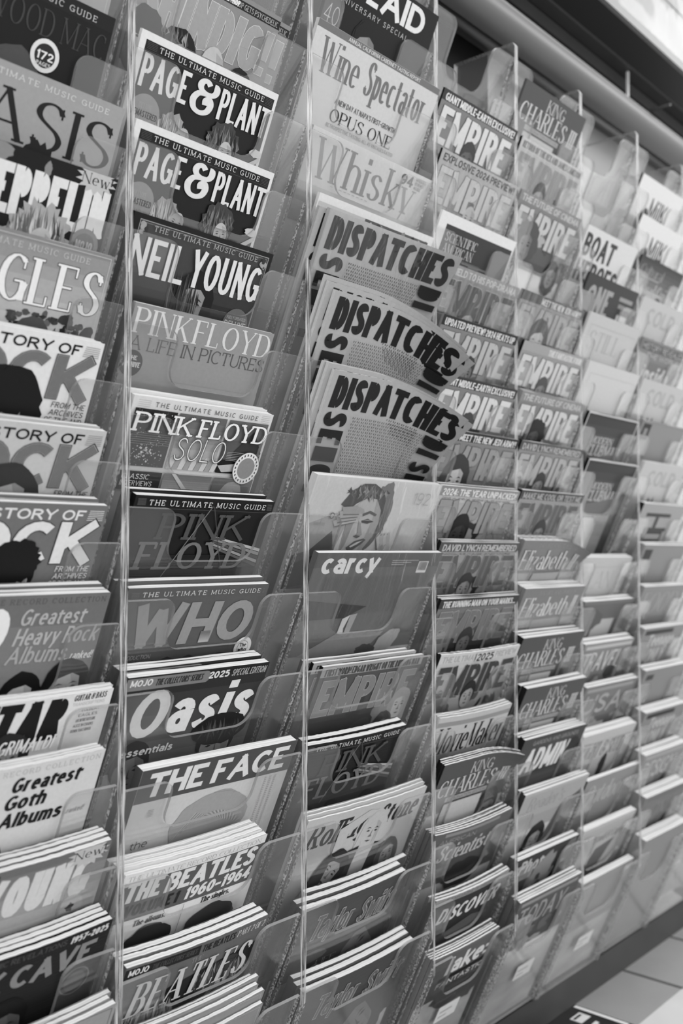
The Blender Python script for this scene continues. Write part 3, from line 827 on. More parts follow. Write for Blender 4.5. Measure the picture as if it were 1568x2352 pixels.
def c_beat1(c):
    c.bg(.85); c.text('THE ULTIMATE RECORD COLLECTION', 6, 201, 4, 10, .3, 'light', .1); c.rect(0, 12, 210, 64, .36)
    c.text('THE', 6, 60, 13, 39, .85, 'heavy', .14); c.text('BEATLES', 63, 202, 13, 39, .87, 'heavy', .14)
    c.text('VOLUME 1', 12, 91, 43, 59, .11, 'heavy', .14); c.text('1960-1964', 97, 201, 42, 59, .86, 'heavy', .14)
    c.text('The singles.', 128, 174, 65, 73, .12, 'slab', .1); c.text('The albums.', 32, 78, 67, 75, .14, 'slab', .1)
    c.face(152, 122, 72, .68, .06, 'short'); c.blob(152, 102, 38, 20, .06, .05); c.face(58, 120, 72, .68, .08, 'short'); c.blob(60, 100, 34, 20, .06, .05); c.rect(101, 64, 101.6, 130, .3)
def c_beat2(c):
    c.bg(.37); c.rect(0, 3, 106, 17, .07); c.text('MOJO', 5, 33, 5, 13, .88, 'bold', .1); c.text("THE COLLECTORS' SERIES", 37, 102, 6, 13, .3, 'cond', .15)
    c.text('THE BEATLES', 109, 160, 5, 15, .12, 'cond', .1); c.text('PART 2 OF 2', 162, 206, 5, 14, .84, 'cserif', .15); c.text('THE', 97, 114, 19, 26, .64, 'light')
    c.pl([(64, 52), (205, 34), (205, 96), (64, 108)], .1); c.face(162, 86, 80, .62, .22, 'long', .5); c.hairs(150, 62, 46, 26, .08, .6, 60); c.face(56, 112, 64, .6, .5, 'long', .2); c.hairs(54, 88, 36, 40, .3, .75, 60)
    c.text('BEATLES', 18, 196, 27, 72, .80, 'serif', .14)
def c_aid(c):
    c.bg(.045); c.text('LIVE', 4, 96, 6, 40, .86, 'heavy'); c.text('AID', 102, 197, 5, 40, .87, 'heavy'); c.text('ANNIVERSARY SPECIAL', 12, 171, 48, 55, .72, 'spaced')
    c.disc(4, 80, 35, .3); c.disc(4, 80, 34, .24); c.text('40', -8 + 12, 32, 64, 88, .74, 'thin'); c.face(92, 94, 62, .56, .1, 'short', .1)
def c_wine(c):
    c.bg(.80); c.rect(0, 0, 270, 9, .42); c.text('ANNUAL CALIFORNIA CABERNET TASTING REPORT', 60, 218, 2, 7, .86, 'cond')
    c.text('Wine', 20, 98, 15, 58, .42, 'cserif'); c.text('Spectator', 112, 246, 14, 58, .42, 'cserif')
    c.text("A NEW DAY AT NAPA'S FIRST-GROWTH", 68, 198, 79, 86, .34, 'cond'); c.text('OPUS ONE', 66, 199, 92, 109, .06, 'serif'); c.text('RETROSPECTIVE TASTING: ALL 45 VINTAGES RATED', 64, 209, 112, 117, .58, 'cond')
def c_whisky(c):
    c.bg(.80); c.text('Whisky', 18, 232, 9, 60, .52, 'serif'); c.text('94', 192, 220, 7, 22, .34, 'heavy')
    for k, s in enumerate(('WHISKIES', 'REVIEWED', 'INSIDE')): c.text(s, 224, 248 - k * 4, 6 + k * 6, 10.5 + k * 6, .5, 'cond')
    for k in range(9): c.rect(60 + k * 9, 63, 65 + k * 9, 63.6, .55)
    c.grad(70, 120, .72, .5)
def c_shell(c):
    c.bg(.86); c.rect(14, 10, 240, 200, .35)
    c.inc = 0
    for k in range(110): c.blob(c.rnd.uniform(100, 238), c.rnd.uniform(10, 90), c.rnd.uniform(2, 6), c.rnd.uniform(1.5, 4), c.rnd.uniform(.15, .75), .3, 10)
    c.inc = 1; c.L += 1
    c.rect(2, 10, 96, 200, .74)
def c_disp(c):
    c.bg(.66); c.text('DISPATCHES', 9, 256, 6, 49, .045, 'heavy', .04)
    for k, ch in enumerate('SEHCT'): rot_letter(c, ch, 8, 52, 54 + k * 24, 74 + k * 24, .05)
    for k, ch in enumerate('DISP'): rot_letter(c, ch, 208, 254, 54 + k * 23, 73 + k * 23, .05)
    for j in range(20):
        for i in range(17):
            x = 58 + i * 8.6 + (2 if j % 2 else 0); y = 56 + j * 4.4
            c.poly([(x, y), (x + 1.2, y + .6), (x + 1.2, y + 2.6), (x, y + 3.4)], .12)
            c.poly([(x + 4, y + .2), (x + 5.4, y + .6), (x + 3.6, y + 3.6), (x + 3, y + 3.4)], .3)
    c.L += 1
def c_fem(c):
    c.bg(.80); c.pl([(14, 66), (60, 50), (86, 66), (78, 100), (60, 150), (0, 150), (0, 88)], .66); c.pl([(0, 112), (30, 104), (62, 76), (84, 120), (60, 160), (0, 160)], .34); c.pl([(0, 126), (40, 112), (70, 150), (0, 160)], .16)
    c.blob(142, 52, 26, 50, .42, .08, 34, -.2); c.hairs(148, 60, 20, 44, .25, .6, 30)
    c.pl([(84, 58), (92, 40), (110, 26), (132, 28), (148, 44), (152, 64), (148, 84), (136, 102), (116, 118), (98, 122), (88, 104)], .70)
    c.pl([(132, 28), (148, 44), (152, 64), (148, 84), (136, 102), (122, 114), (132, 84), (136, 58)], .60); c.pl([(84, 58), (92, 44), (100, 60), (96, 96), (90, 108)], .58)
    c.pl([(62, 38), (76, 18), (96, 7), (118, 6), (138, 14), (152, 30), (154, 50), (146, 40), (134, 28), (112, 26), (92, 36), (80, 46)], .32); c.hairs(108, 20, 46, 15, .2, .58, 50)
    c.pl([(112, 50), (126, 45), (142, 50), (140, 53), (126, 49), (113, 54)], .34); c.pl([(114, 60), (126, 57), (140, 61), (128, 64), (116, 63)], .28); c.pl([(116, 60), (126, 58), (136, 60), (126, 60)], .5)
    c.pl([(108, 60), (114, 78), (110, 84), (120, 84), (124, 80), (114, 64)], .58); c.pl([(107, 83), (112, 81), (122, 83), (116, 86)], .40)
    c.pl([(100, 100), (114, 90), (130, 86), (136, 88), (130, 94), (116, 103), (106, 105)], .40); c.pl([(106, 98), (118, 92), (130, 89), (120, 95), (109, 100)], .78)
    for k in range(4): c.pl([(56 + k * 3, 62 - k * 7), (88 + k * 2, 42 - k * 3 + 6), (104 + k * 2, 58 - k * 5), (108 + k * 2, 63 - k * 5), (100 + k, 62 - k * 4), (62 + k * 3, 69 - k * 6)], .70 - .03 * k); c.pl([(62 + k * 3, 69 - k * 6), (100 + k, 62 - k * 4), (100 + k, 63.4 - k * 4), (62 + k * 3, 71 - k * 6)], .42)
    c.disc(50, 54, 4.5, .4); c.disc(50, 54, 3, .7)
    for k in range(4): c.pl([(156 + k * 7, 84 - k), (162 + k * 7, 78 - k), (176 + k * 6, 104), (170 + k * 6, 108)], .66 - .04 * (k % 2))
    c.text('192', 210, 248, 14, 32, .55, 'thin'); c.text('UNONUEVEDOS', 18, 40, 64, 68, .45, 'thin')
def c_carcy(c):
    c.bg(.36, .42, 0, 150); c.text('carcy', 14, 130, 0, 30, .86, 'heavy', .06)
    for k in range(3): c.rect(156, 11 + k * 3, 216 - k * 16, 12.2 + k * 3, .6)
    c.rect(218, 13, 241, 31, .82)
    for k in range(9): c.rect(220 + k * 2.1, 14, 221 + k * 2.1, 27, .3)
    c.inc = 0
    for k in range(60): c.rect(30 + k * 3.4, 34, 30.5 + k * 3.4, 90, .33)
    c.inc = 1; c.L += 1
    c.pl([(0, 66), (132, 80), (92, 96), (0, 96)], .17); c.pl([(90, 97), (104, 92), (98, 112), (104, 128), (88, 130)], .78); c.pl([(104, 92), (118, 90), (112, 130), (102, 130)], .62)
    c.pl([(20, 150), (90, 118), (190, 122), (150, 160)], .55); c.blob(205, 138, 28, 16, .68, .1, 24, .5); c.blob(160, 150, 22, 10, .3)
def film(c, strip, s, st, bg, ti, face=None, bg2=None, sub=None, hair=.2, kind='short', s0=8, fx=100, fh=46):
    c.bg(bg, bg2 if bg2 is not None else bg * .8, 0, 120); k = c.W / 220
    c.rect(0, 0, 230, 16, strip); c.text(s, s0 * k, 213 * k, 4, 15, st, 'bold', .02)
    if sub: c.text(sub, 12 * k, 200 * k, 18, 21, .2, 'cond')
    for q in range(7): c.blob(c.rnd.uniform(15, 200), c.rnd.uniform(55, 115), c.rnd.uniform(10, 28), c.rnd.uniform(8, 22), c.rnd.uniform(.18, .7), .2, 18)
    c.text('EMPIRE', 8 * k, 213 * k, 22, 76, ti, 'bold', .04, .15 if ti > .5 else .72, .6)
    if face: c.face(fx, 78, fh, face, hair, kind)
    c.face(170, 112, 44, .5, .12, 'long')
def c_sciam(c):
    c.bg(.85); c.rect(20, 16, 205, 250, .2); c.text('SCIENTIFIC', 26, 112, 26, 40, .72, 'serif'); c.text('AMERICAN', 28, 108, 43, 57, .72, 'serif')
    c.inc = 0
    for k in range(40): c.rect(c.rnd.uniform(40, 120), 60 + k * 1.6, c.rnd.uniform(125, 200), 60.6 + k * 1.6, c.rnd.uniform(.3, .8))
    c.inc = 1; c.L += 1
def c_movie(c):
    c.bg(.76); c.rect(0, 9, 230, 17, .55); c.text('MovieMaker', 10, 200, 20, 66, .1, 'cserif', .08); c.grad(68, 120, .6, .3)
def c_king(c):
    c.bg(.30, .36, 0, 90); c.text('KING', 82, 142, 8, 28, .76, 'serif', .05); c.text('CHARLES III', 8, 196, 30, 60, .78, 'serif', .05); c.rect(36, 63, 150, 71, .66); c.text('CORONATION EDITION', 42, 146, 64.5, 69.5, .4, 'cond')
    c.rect(36, 74, 140, 120, .74); c.face(170, 110, 66, .55, .3, 'short')
def c_queen(c):
    c.bg(.46, .6, 0, 110); c.text('THE LIFE AND TIMES OF', 50, 180, 6, 13, .66, 'light'); c.text('Elizabeth II', 8, 192, 18, 54, .82, 'cserif', .12, .3, .3)
    c.grad(60, 120, .68, .5); c.face(118, 104, 56, .72, .66, 'short')
    c.pl([(60, 60), (150, 58), (120, 120), (40, 120)], .6)
def c_amsci(c):
    c.bg(.36, .2, 0, 100); c.rect(30, 3, 180, 9, .5); c.text('AMERICAN', 20, 120, 14, 22, .62, 'sans', .2); c.text('Scientist', 28, 176, 26, 56, .68, 'slab', .25); c.blob(120, 95, 50, 26, .14, .1)
def c_disc(c):
    c.bg(.18); c.rect(0, 0, 220, 9, .55); c.text('THE MAGAZINE OF DISCOVERY', 30, 180, 2, 7, .3, 'cond'); c.text('DISCOVER', 24, 196, 22, 50, .86, 'bold', .3); c.pl([(40, 80), (130, 60), (180, 70), (60, 118)], .34)
def c_lake(c):
    c.bg(.42, .26, 0, 90); c.text('lake:', 52, 168, 12, 46, .86, 'heavy', .15); c.rect(40, 49, 170, 56, .06); c.text('FANTASTIC', 40, 168, 58, 68, .8, 'bold', .1); c.blob(120, 100, 70, 30, .22, .15)
def c_admin(c):
    c.bg(.24); c.text('GARDENS AND GROUNDS', 34, 190, 8, 16, .6, 'cond'); c.text('ADMIN', 22, 176, 24, 70, .86, 'bold', .12); c.blob(190, 60, 30, 40, .12); c.grad(74, 120, .3, .5)
def c_read(c):
    c.bg(.68, .6, 0, 80); c.text("Reader's", 26, 150, 12, 38, .56, 'cserif', .15); c.face(96, 108, 62, .6, .16, 'long'); c.pl([(150, 50), (210, 30), (210, 130), (120, 130)], .34)
def c_photo(c):
    c.bg(.12); c.text('Photo', 20, 120, 8, 36, .76, 'bold', .1); c.blob(110, 70, 40, 54, .5, .2, 30, -.3); c.blob(190, 60, 26, 60, .4, .1)
    for q in range(14): c.blob(c.rnd.uniform(70, 150), c.rnd.uniform(40, 110), 7, 6, c.rnd.uniform(.2, .8), .3, 10)
def c_boat(c):
    c.bg(.84); c.text('BOAT', 6, 128, 12, 54, .22, 'bold', 0); c.text('HEROES', 6, 168, 60, 100, .22, 'bold', 0)
def c_one(c):
    c.bg(.2); c.text('ONE', 16, 112, 18, 70, .62, 'bold'); c.blob(30, 50, 18, 20, .34, .2); c.rect(140, 20, 196, 28, .56); c.rect(144, 34, 200, 42, .5); c.rect(152, 54, 196, 84, .8); c.rect(164, 64, 184, 74, .45)
def c_blank(c, bg=.78, s='', t=.68, st='serif', dark=False):
    c.bg(bg, bg * .94, 0, 120)
    if s: c.text(s, 26, 150, 30, 66, t, st)
    if dark: c.blob(92, 104, 8, 16, .2, .3)
    c.frame(18, 20, c.W - 10, 260, 1.0, bg * .9)
def c_surf(c):
    c.bg(.14, .4, 0, 110); c.text('MODERN', 44, 134, 44, 58, .72, 'slab', .1); c.text('CLUBMAN', 42, 176, 60, 82, .76, 'slab', .1); c.pl([(30, 92), (180, 70), (200, 130), (10, 130)], .45); c.frame(0, 0, c.W, c.H, 3, .8)
    c.grad(110, 200, .55, .62); c.pl([(168, 110), (200, 104), (204, 210), (168, 214)], .12)
def c_lines(c, bg=.62, t=.84, s='TRAVEL', n=0, st='cond'):
    c.bg(bg, bg * .72, 0, 110); c.rect(10, 6, 200, 13, t * .9); c.text(s, 14, 176, 20, 62, t, st, .08, bg * .5, .5)
    for q in range(8): c.blob(c.rnd.uniform(10, 200), c.rnd.uniform(66, 110), c.rnd.uniform(8, 26), c.rnd.uniform(6, 16), c.rnd.uniform(.2, .7), .25, 14)
def c_sq(c):
    c.bg(.42, .3, 0, 100); c.rect(70, 40, 150, 110, .68); c.blob(60, 40, 40, 20, .36)
def c_milk(c):
    c.bg(.86); c.text('MilK', 74, 150, 32, 74, .3, 'sans', 0); c.blob(60, 96, 26, 40, .2); c.blob(130, 100, 26, 36, .2)
def c_cult(c):
    c.bg(.2, .5, 0, 60); c.text('Cultural', 14, 120, 14, 34, .62, 'cserif', 0); c.rect(22, 36, 110, 39, .6); c.text('Travel Guide', 22, 190, 44, 78, .72, 'cserif')
    for q in range(10): c.blob(c.rnd.uniform(30, 200), c.rnd.uniform(74, 112), 14, 9, c.rnd.uniform(.3, .7), .3, 10)
def c_cold(c):
    c.bg(.76); c.text('COLD', 40, 176, 16, 50, .64, 'bold'); c.pl([(66, 110), (84, 74), (96, 84), (108, 72), (112, 112)], .24)
def c_inside(c):
    c.bg(.5, .4, 0, 100); c.rect(6, 6, 214, 22, .26); c.text('HISTORY REVEALED', 10, 208, 8, 20, .76, 'cond'); c.text('THE WORLD', 40, 200, 26, 36, .76, 'cond'); c.text('inside', 44, 180, 50, 90, .8, 'heavy', .1)
def c_hmag(c):
    c.bg(.62); c.rect(30, 20, 150, 28, .16); c.rect(80, 28, 96, 66, .2); c.rect(44, 52, 150, 60, .2); c.frame(44, 60, 140, 84, 6, .2)
def c_food(c): c.bg(.5); c.text('FOOD', 16, 190, 14, 62, .66, 'cserif', .1, .36, .5); c.grad(70, 120, .5, .4)
def c_teen(c): c.bg(.5); c.rect(14, 6, 150, 16, .15); c.text('Teenage', 40, 170, 16, 44, .74, 'bold', .1); c.text('ONLY', 60, 150, 50, 84, .76, 'cond', .15)

def c_roll(c):
    c.bg(.74); c.text('Rolling', 10, 142, 12, 48, .17, 'slab', .3); c.text('Stone', 150, 250, 8, 42, .17, 'slab', .3)
    c.face(150, 46, 56, .76, .74, 'long', -.15, True, .2); c.pl([(74, 28), (130, 8), (146, 12), (96, 40), (92, 84), (74, 84)], .76); c.pl([(128, 84), (164, 78), (158, 130), (128, 130)], .8)
    c.pl([(96, 130), (104, 72), (132, 68), (124, 130)], .1); c.pl([(166, 70), (192, 76), (190, 130), (160, 130)], .1)
    c.face(206, 100, 46, .66, .3, 'long', .2); c.face(84, 96, 60, .62, .14, 'long', -.7); c.pl([(20, 130), (60, 80), (74, 84), (60, 140)], .2)
def c_tay(c):
    k = c.W / 225
    c.bg(.32, .2, 0, 120); c.face(150, 106, 96, .48, .24, 'long', .7); c.blob(60, 90, 26, 10, .4, .1); c.blob(70, 112, 8, 6, .5)
    c.text('Taylor', 36 * k, 128 * k, 20, 58, .40, 'cond', .2, .72, 1.0); c.text('Swift', 136 * k, 218 * k, 20, 58, .40, 'cond', .2, .72, 1.0); c.text('LIFE', 70, 110, 100, 112, .66, 'cserif')

# ------------------------------------------------------------------ putting every magazine in its pocket
def curl(W, H, A, B, s0=.35, hh=.15):
    """the upper outer corner flops out over the pocket lip"""
    def fn(x, y, z):
        q = min(max((x / W - s0) / (1 - s0), 0), 1.05); h = min(max((z - (H - hh)) / hh, 0), 1)
        return (x - .25 * A * q ** 3 * h, y - A * q * q * h ** 1.4, z - B * q * q * h)
    return fn

def sag(W, H, B):
    """a limp stack: the middle of the top edge sinks a little"""
    def fn(x, y, z):
        h = min(max((z - (H - .16)) / .16, 0), 1)
        return (x, y, z - B * math.sin(math.pi * min(max(x / W, 0), 1)) * h)
    return fn

ORD = ['directly behind', 'second behind', 'third behind', 'fourth behind']
rnd = random.Random(5)
TOWN = {'c0': 'leftmost', 'c1': 'first wide', 'c2': 'second wide', 'c3': 'first narrow', 'c4': 'second narrow', 'c5': 'third narrow', 'c6': 'farthest filled'}

def mag(c, i, x, w, W, th, design, desc, short, copies=(), warp=None, gap=.0055, wrap=False, spine=None, dy=0.0):
    H = round(PL - .004 + w, 4)
    bow = 0 if c not in ('c0', 'c1', 'c2', 'c3') or i < 3 or th > .0125 else (.0025 + .0012 * (i - 3)) * (1 if i < 8 else .5)
    wf = curl(W, H, *warp) if warp else sag(W, H, bow) if bow else None
    g = 'magazines in the %s tower' % TOWN[c]
    t = empty('magazine', place(c, i, x, w - H, gap))
    t.rotation_euler = (DEL, 0, 0)
    tag(t, desc, 'magazine', g)
    cv = Cover(W, H, wf)
    cv.flat = not warp
    design(cv)
    cv.build(t, cv.tone if spine is None else spine, th)
    page_block(t, W, H, th, wf, i)
    if wrap:
        V, F = [], []
        nx, nz = 24, 24
        for b in range(nz + 1):
            for a in range(nx + 1):
                X, Z = W * a / nx, H * b / nz
                p = (X, -.0022 - .0004 * math.sin(a * 1.7) * math.sin(b * 1.3), Z)
                V.append(wf(*p) if wf else p)
        for b in range(nz):
            for a in range(nx):
                k = b * (nx + 1) + a
                F.append((k, k + 1, k + nx + 2, k + nx + 1))
        mesh_obj('plastic_sleeve', V, F, [M_FILM], None, t, True)
    # further copies in the same pocket
    room = TOW[c][5] * SD - .0045 - gap
    off = th + .0004
    for k, (dx, dw, ct) in enumerate(copies):
        if off + ct > room + .004: break
        r2 = t.copy(); COL.objects.link(r2)
        r2.location = place(c, i, x + dx, w - H + max(dw, -.002), gap + off)
        r2.rotation_euler = (DEL, rnd.uniform(-.006, .006), 0)
        r2['label'] = 'copy %s %s' % (ORD[k], short)
        for ch in t.children:
            if ch.name.startswith('plastic'): continue
            d = ch.copy(); COL.objects.link(d); d.parent = r2
            if abs(ct - th) > .0003: d.scale = (1, ct / th, 1)
        off += ct + .0004
    return t

def cps(n, th, spread=.004, up=.004, seed=0):
    r = random.Random(seed)
    return [(r.uniform(-spread, spread), r.uniform(-.0015, .0015), th * r.uniform(.8, 1.0)) for _ in range(n)]

A4 = .2075
def c0(i, xr, w, th, d, desc, short, n, **k): mag('c0', i, xr - A4, w, A4, th, d, desc, short, cps(n, th, .004, .003, i + 90), **k)
c0(-6, -.02, .034, .005, lambda c: c_grey(c, .62, .68), 'pale grey cover cut by the top edge, top left of the rack', 'the pale grey cover in the top left corner', 0)
c0(-5, -.030, .044, .005, c_mac, 'black cover with a round white 172 seal and dim grey serif title', 'the black cover with the round 172 seal', 0)
c0(-4, -.015, .038, .005, c_asis, 'mid grey cover with large dark serif capitals, right below the 172 seal', 'the grey cover with dark serif capitals', 0)
c0(-3, -.024, .044, .005, c_zep, 'black cover with huge white condensed capitals and a New! starburst', 'the black cover with the New! starburst', 0)
c0(-2, -.027, .046, .007, c_gles, 'grey sky cover with white serif capitals over tree tops', 'the sky cover with tree tops', 0)
c0(-1, -.036, .038, .008, lambda c: c_rock(c, .86, .1, .42, .22, .08, 'curly'), 'white cover reading STORY OF over grey letters CK, topmost of the three', 'the topmost cover reading STORY OF', 1)
c0(0, -.030, .032, .008, lambda c: c_rock(c, .74, .1, .42, .22, .2, 'long'), 'light grey cover reading STORY OF over grey letters CK, middle of the three', 'the middle cover reading STORY OF', 2)
c0(1, -.029, .040, .008, lambda c: c_rock(c, .42, .88, .88, .18, .07, 'short'), 'dark grey cover reading STORY OF over white letters CK', 'the dark grey cover reading STORY OF', 2)
c0(2, -.023, .035, .008, c_heavy, 'grey cover listing fifty heavy rock albums above two long-haired heads', 'the grey cover listing heavy rock albums', 2)
c0(3, -.013, .018, .006, c_tab, 'white cover with huge black letters TAR and guitar and bass lines', 'the white cover with black TAR letters', 2)
c0(4, -.030, .046, .006, c_goth, 'white cover reading Greatest Goth Albums in black slanted type', 'the white cover reading Greatest Goth Albums', 2)
c0(5, -.017, .034, .007, c_young, 'grey fading cover with big pale capitals and a New! starburst, in the lower left', 'the grey fading cover with the starburst', 3)
c0(6, -.016, .039, .007, c_cave, 'black cover with grey capitals and the years 1957-2025', 'the black cover dated 1957-2025', 3)
c0(7, -.009, .035, .007, lambda c: c_grey(c, .62, .4), 'light grey framed cover at the bottom left corner, lowest in its tower', 'the framed cover in the bottom left corner', 2)

def c1(i, x, w, th, d, desc, short, cp=(), W=.2085, **k): mag('c1', i, x, w, W, th, d, desc, short, cp, **k)
c1(-7, .03, .012, .006, lambda c: c_grey(c, .34, .4), 'dark grey cover half out of the frame above the bubble-lettered one', 'the dark grey cover at the top of the first wide tower')
c1(-6, .017, .019, .005, c_shin, 'grey cover with bubble outline letters and a row of heads, topmost whole one', 'the cover with bubble outline letters', [(.0205, -.002, .005)])
c1(-5, .012, .020, .005, c_page, 'black cover with a big white ampersand, upper of the two', 'the upper cover with the white ampersand')
c1(-4, .006, .019, .005, c_page, 'black cover with a big white ampersand, lower of the two', 'the lower cover with the white ampersand')
c1(-3, .006, .018, .005, c_neil, 'dark ornate-framed cover with condensed white capitals over a long-haired face', 'the dark cover with the ornate frame')
c1(-2, .008, .020, .006, c_life, 'plain mid grey cover reading A LIFE IN PICTURES', 'the plain grey A LIFE IN PICTURES cover')
c1(-1, .008, .020, .011, c_solo, 'white-framed cover of photo panels reading SOLO with a round white seal', 'the white-framed SOLO cover', [(-.003, .003, .009)])
c1(0, .014, .013, .009, c_pink, 'black cover with two lines of slanted grey slab capitals, under the SOLO one', 'the black slab-lettered cover under the SOLO one', [(-.006, .003, .007), (-.004, .001, .006)], spine=.06)
c1(1, .006, .013, .008, c_who, 'dark grey cover with three huge pale slanted capitals', 'the dark grey cover with three huge capitals', [(-.003, .004, .008), (-.007, .001, .007)])
c1(2, .005, .019, .010, c_oasis, 'dark cover with giant white letters and a 2025 special edition bar', 'the dark 2025 special edition cover', [(-.004, .003, .009), (-.003, .002, .006)])
c1(3, .026, .018, .013, c_facem, 'large pale cover with a grey title band and blond hair', 'the large pale cover with blond hair', W=.238, spine=.32)
c1(4, .007, .011, .007, c_beat1, 'white cover with grey band dated 1960 - 1964 above two dark heads of hair', 'the cover dated 1960 - 1964', [(-.005, .004, .007), (-.002, .002, .007), (-.006, .003, .006)])
c1(5, .009, .015, .008, c_beat2, 'grey cover marked PART 2 OF 2 with tall pale serif title', 'the cover marked PART 2 OF 2', [(-.004, .003, .008), (-.007, .003, .008)])
c1(6, .002, .012, .006, lambda c: c_grey(c, .55, .7), 'grey cover at the bottom edge of the photo under the PART 2 OF 2 one', 'the grey cover at the bottom edge', [(.004, .012, .006), (-.006, .02, .006), (.0, .024, .006), (-.004, .02, .006)])

def c2(i, x, w, W, th, d, desc, short, cp=(), **k): mag('c2', i, x, w, W, th, d, desc, short, cp, **k)
c2(-7, .320, .050, .222, .006, c_aid, 'black cover with bold white letters AID and a 40 badge', 'the black cover with the 40 badge')
c2(-6, .284, .043, .265, .006, c_wine, 'white cover about wine with a tall thin grey serif title', 'the white wine cover')
c2(-5, .291, .006, .260, .005, c_whisky, 'white cover about whisky with a grey serif title and a 94', 'the white whisky cover', wrap=True)
c2(-4, .298, .019, .250, .005, c_shell, 'white-bordered cover with scaly texture peeping out above the three newsprint ones', 'the white-bordered scaly cover')
c2(-3, .284, .094, .262, .006, c_disp, 'newsprint cover with huge black capitals, topmost of the three, in plastic', 'the topmost newsprint one', [(-.012, -.05, .004)], warp=(.03, .0, .3), wrap=True)
c2(-2, .296, .092, .262, .005, c_disp, 'newsprint cover with huge black capitals and a flopping corner, middle of the three', 'the middle newsprint one', [(-.012, .008, .005), (-.014, .014, .005)], warp=(.070, .040), spine=.8)
c2(-1, .296, .090, .262, .005, c_disp, 'newsprint cover with huge black capitals and a flopping corner, lowest of the three', 'the lowest newsprint one', [(-.010, .006, .005), (-.013, .006, .005)], warp=(.062, .028), spine=.8)
c2(0, .282, .053, .270, .011, c_fem, 'white shrink-wrapped cover numbered 192 with a woman touching her brow', 'the white cover numbered 192', wrap=True)
c2(1, .284, .054, .268, .009, c_carcy, 'grey shrink-wrapped cover with rounded white lowercase title', 'the grey shrink-wrapped cover', wrap=True)
c2(2, .318, .001, .219, .005, lambda c: film(c, .62, 'FIRST WORD! EDGAR WRIGHT ON THE RUNNING MAN', .28, .34, .46, .72, .2, None, .62, 'long', 8, 198), 'film cover marked FIRST WORD with a fair-haired head', 'the FIRST WORD film cover', [(-.014, .004, .005), (-.03, .006, .005)], spine=.08)
c2(3, .288, .005, .206, .009, c_pink, 'black cover with two lines of slanted grey slab capitals, above the white music one', 'the lower black slab-lettered cover', [(-.002, .002, .009)], spine=.06)
c2(4, .288, .011, .252, .004, c_roll, 'white cover with dark script title and a blond woman raising one arm', 'the white cover with dark script title', [(-.002, .004, .004), (-.003, .006, .004)])
c2(5, .284, -.002, .214, .009, c_tay, 'dark cover with outlined slanted title over a face, upper of the two', 'the upper outlined-title cover', [(-.003, .004, .009), (.02, .006, .008)])
c2(6, .288, -.006, .232, .009, c_tay, 'dark cover with outlined slanted title over a face, lower of the two', 'the lower outlined-title cover', [(-.003, .004, .009), (-.004, .007, .008)])

def nar(c, xa):
    def fn(i, x, w, W, th, d, desc, short, n=0, **k): mag(c, i, x, w, W, th, d, desc, short, cps(n, th, .004, .003, i + int(xa * 100)), **k)
    return fn
B = .208
c3 = nar('c3', .55)
EXC = 'GIANT MIDDLE-EARTH EXCLUSIVE!'
c3(-7, .564, .040, B, .004, lambda c: film(c, .22, EXC, .86, .46, .84, .4, .5, None, .25), 'grey film cover headed GIANT, upper of the two', 'the upper GIANT film cover', spine=.06)
c3(-6, .563, .032, .214, .004, lambda c: film(c, .64, 'EXPLOSIVE 2024 PREVIEW!', .1, .66, .72, .7, .6, None, .6, 'bald', 8, 112), 'pale film cover headed EXPLOSIVE 2024 PREVIEW', 'the EXPLOSIVE preview cover', wrap=True, spine=.1)
c3(-5, .568, .024, .210, .004, c_sciam, 'white-bordered science cover with dark centre, right of the topmost newsprint one', 'the white-bordered science cover')
c3(-4, .570, .032, .212, .004, lambda c: film(c, .5, 'ENFIELD TO HIS POP-DRAMA', .72, .5, .2, .6, .4), 'crinkled plastic-wrapped film cover beside the topmost newsprint corner', 'the crinkled plastic-wrapped film cover', wrap=True)
c3(-3, .566, .035, .210, .004, lambda c: film(c, .15, 'UPDATED PREVIEW! 2024 HEATS UP', .84, .5, .7, .5, .35), 'film cover half hidden behind the flopping corner of the middle newsprint one', 'the half hidden film cover')
c3(-2, .566, .030, .212, .004, lambda c: film(c, .17, EXC, .86, .46, .84, .4, .5, None, .25), 'grey film cover headed GIANT, lower of the two', 'the lower GIANT film cover', spine=.06)
c3(-1, .566, .032, .216, .004, lambda c: film(c, .13, 'MEET THE NEW JEDI ARMY!', .84, .52, .58, .74, .4, None, .2, 'long', 50, 70, 70), 'film cover headed MEET THE NEW beside the lowest newsprint corner', 'the MEET THE NEW cover by the newsprint', spine=.5)
c3(0, .563, .031, .222, .006, lambda c: film(c, .52, '2024: THE YEAR UNPACKED!', .86, .72, .58, .2, .5, 'DENIS VILLENEUVE, GEORGE MILLER AND MORE', .1, 'short', 8, 84, 60), 'film cover headed THE YEAR UNPACKED with a dark head', 'the YEAR UNPACKED cover', 1, spine=.15)
c3(1, .563, .031, .222, .004, lambda c: film(c, .3, 'DAVID LYNCH REMEMBERED', .72, .6, .36, .5, .4, 'NICOLAS CAGE AND MORE'), 'grey film cover with a remembered headline, above the dark-bottomed one', 'the larger remembered-headline cover', 2, spine=.06)
c3(2, .564, .030, .220, .004, lambda c: film(c, .2, 'THE RUNNING MAN ON YOUR MARKS...', .84, .5, .44, .4, .08), 'film cover with a white headline and a dark lower half', 'the dark-bottomed film cover', 2, spine=.08)
c3(3, .562, .033, .222, .005, lambda c: (film(c, .78, 'THE ULTIMATE 2025 PREVIEW', .64, .78, .22, .6, .5, None, .12, 'short', 8, 112, 44), c.rect(96, 2, 150, 16, .78), c.text('2025', 98, 146, 3, 16, .08, 'bold', .1)), 'white film cover with 2025 in black', 'the white 2025 film cover', 1, spine=.08)
c3(4, .565, .023, .200, .004, c_movie, 'pale cover with a tall thin black serif film title', 'the tall thin black serif cover', 2)
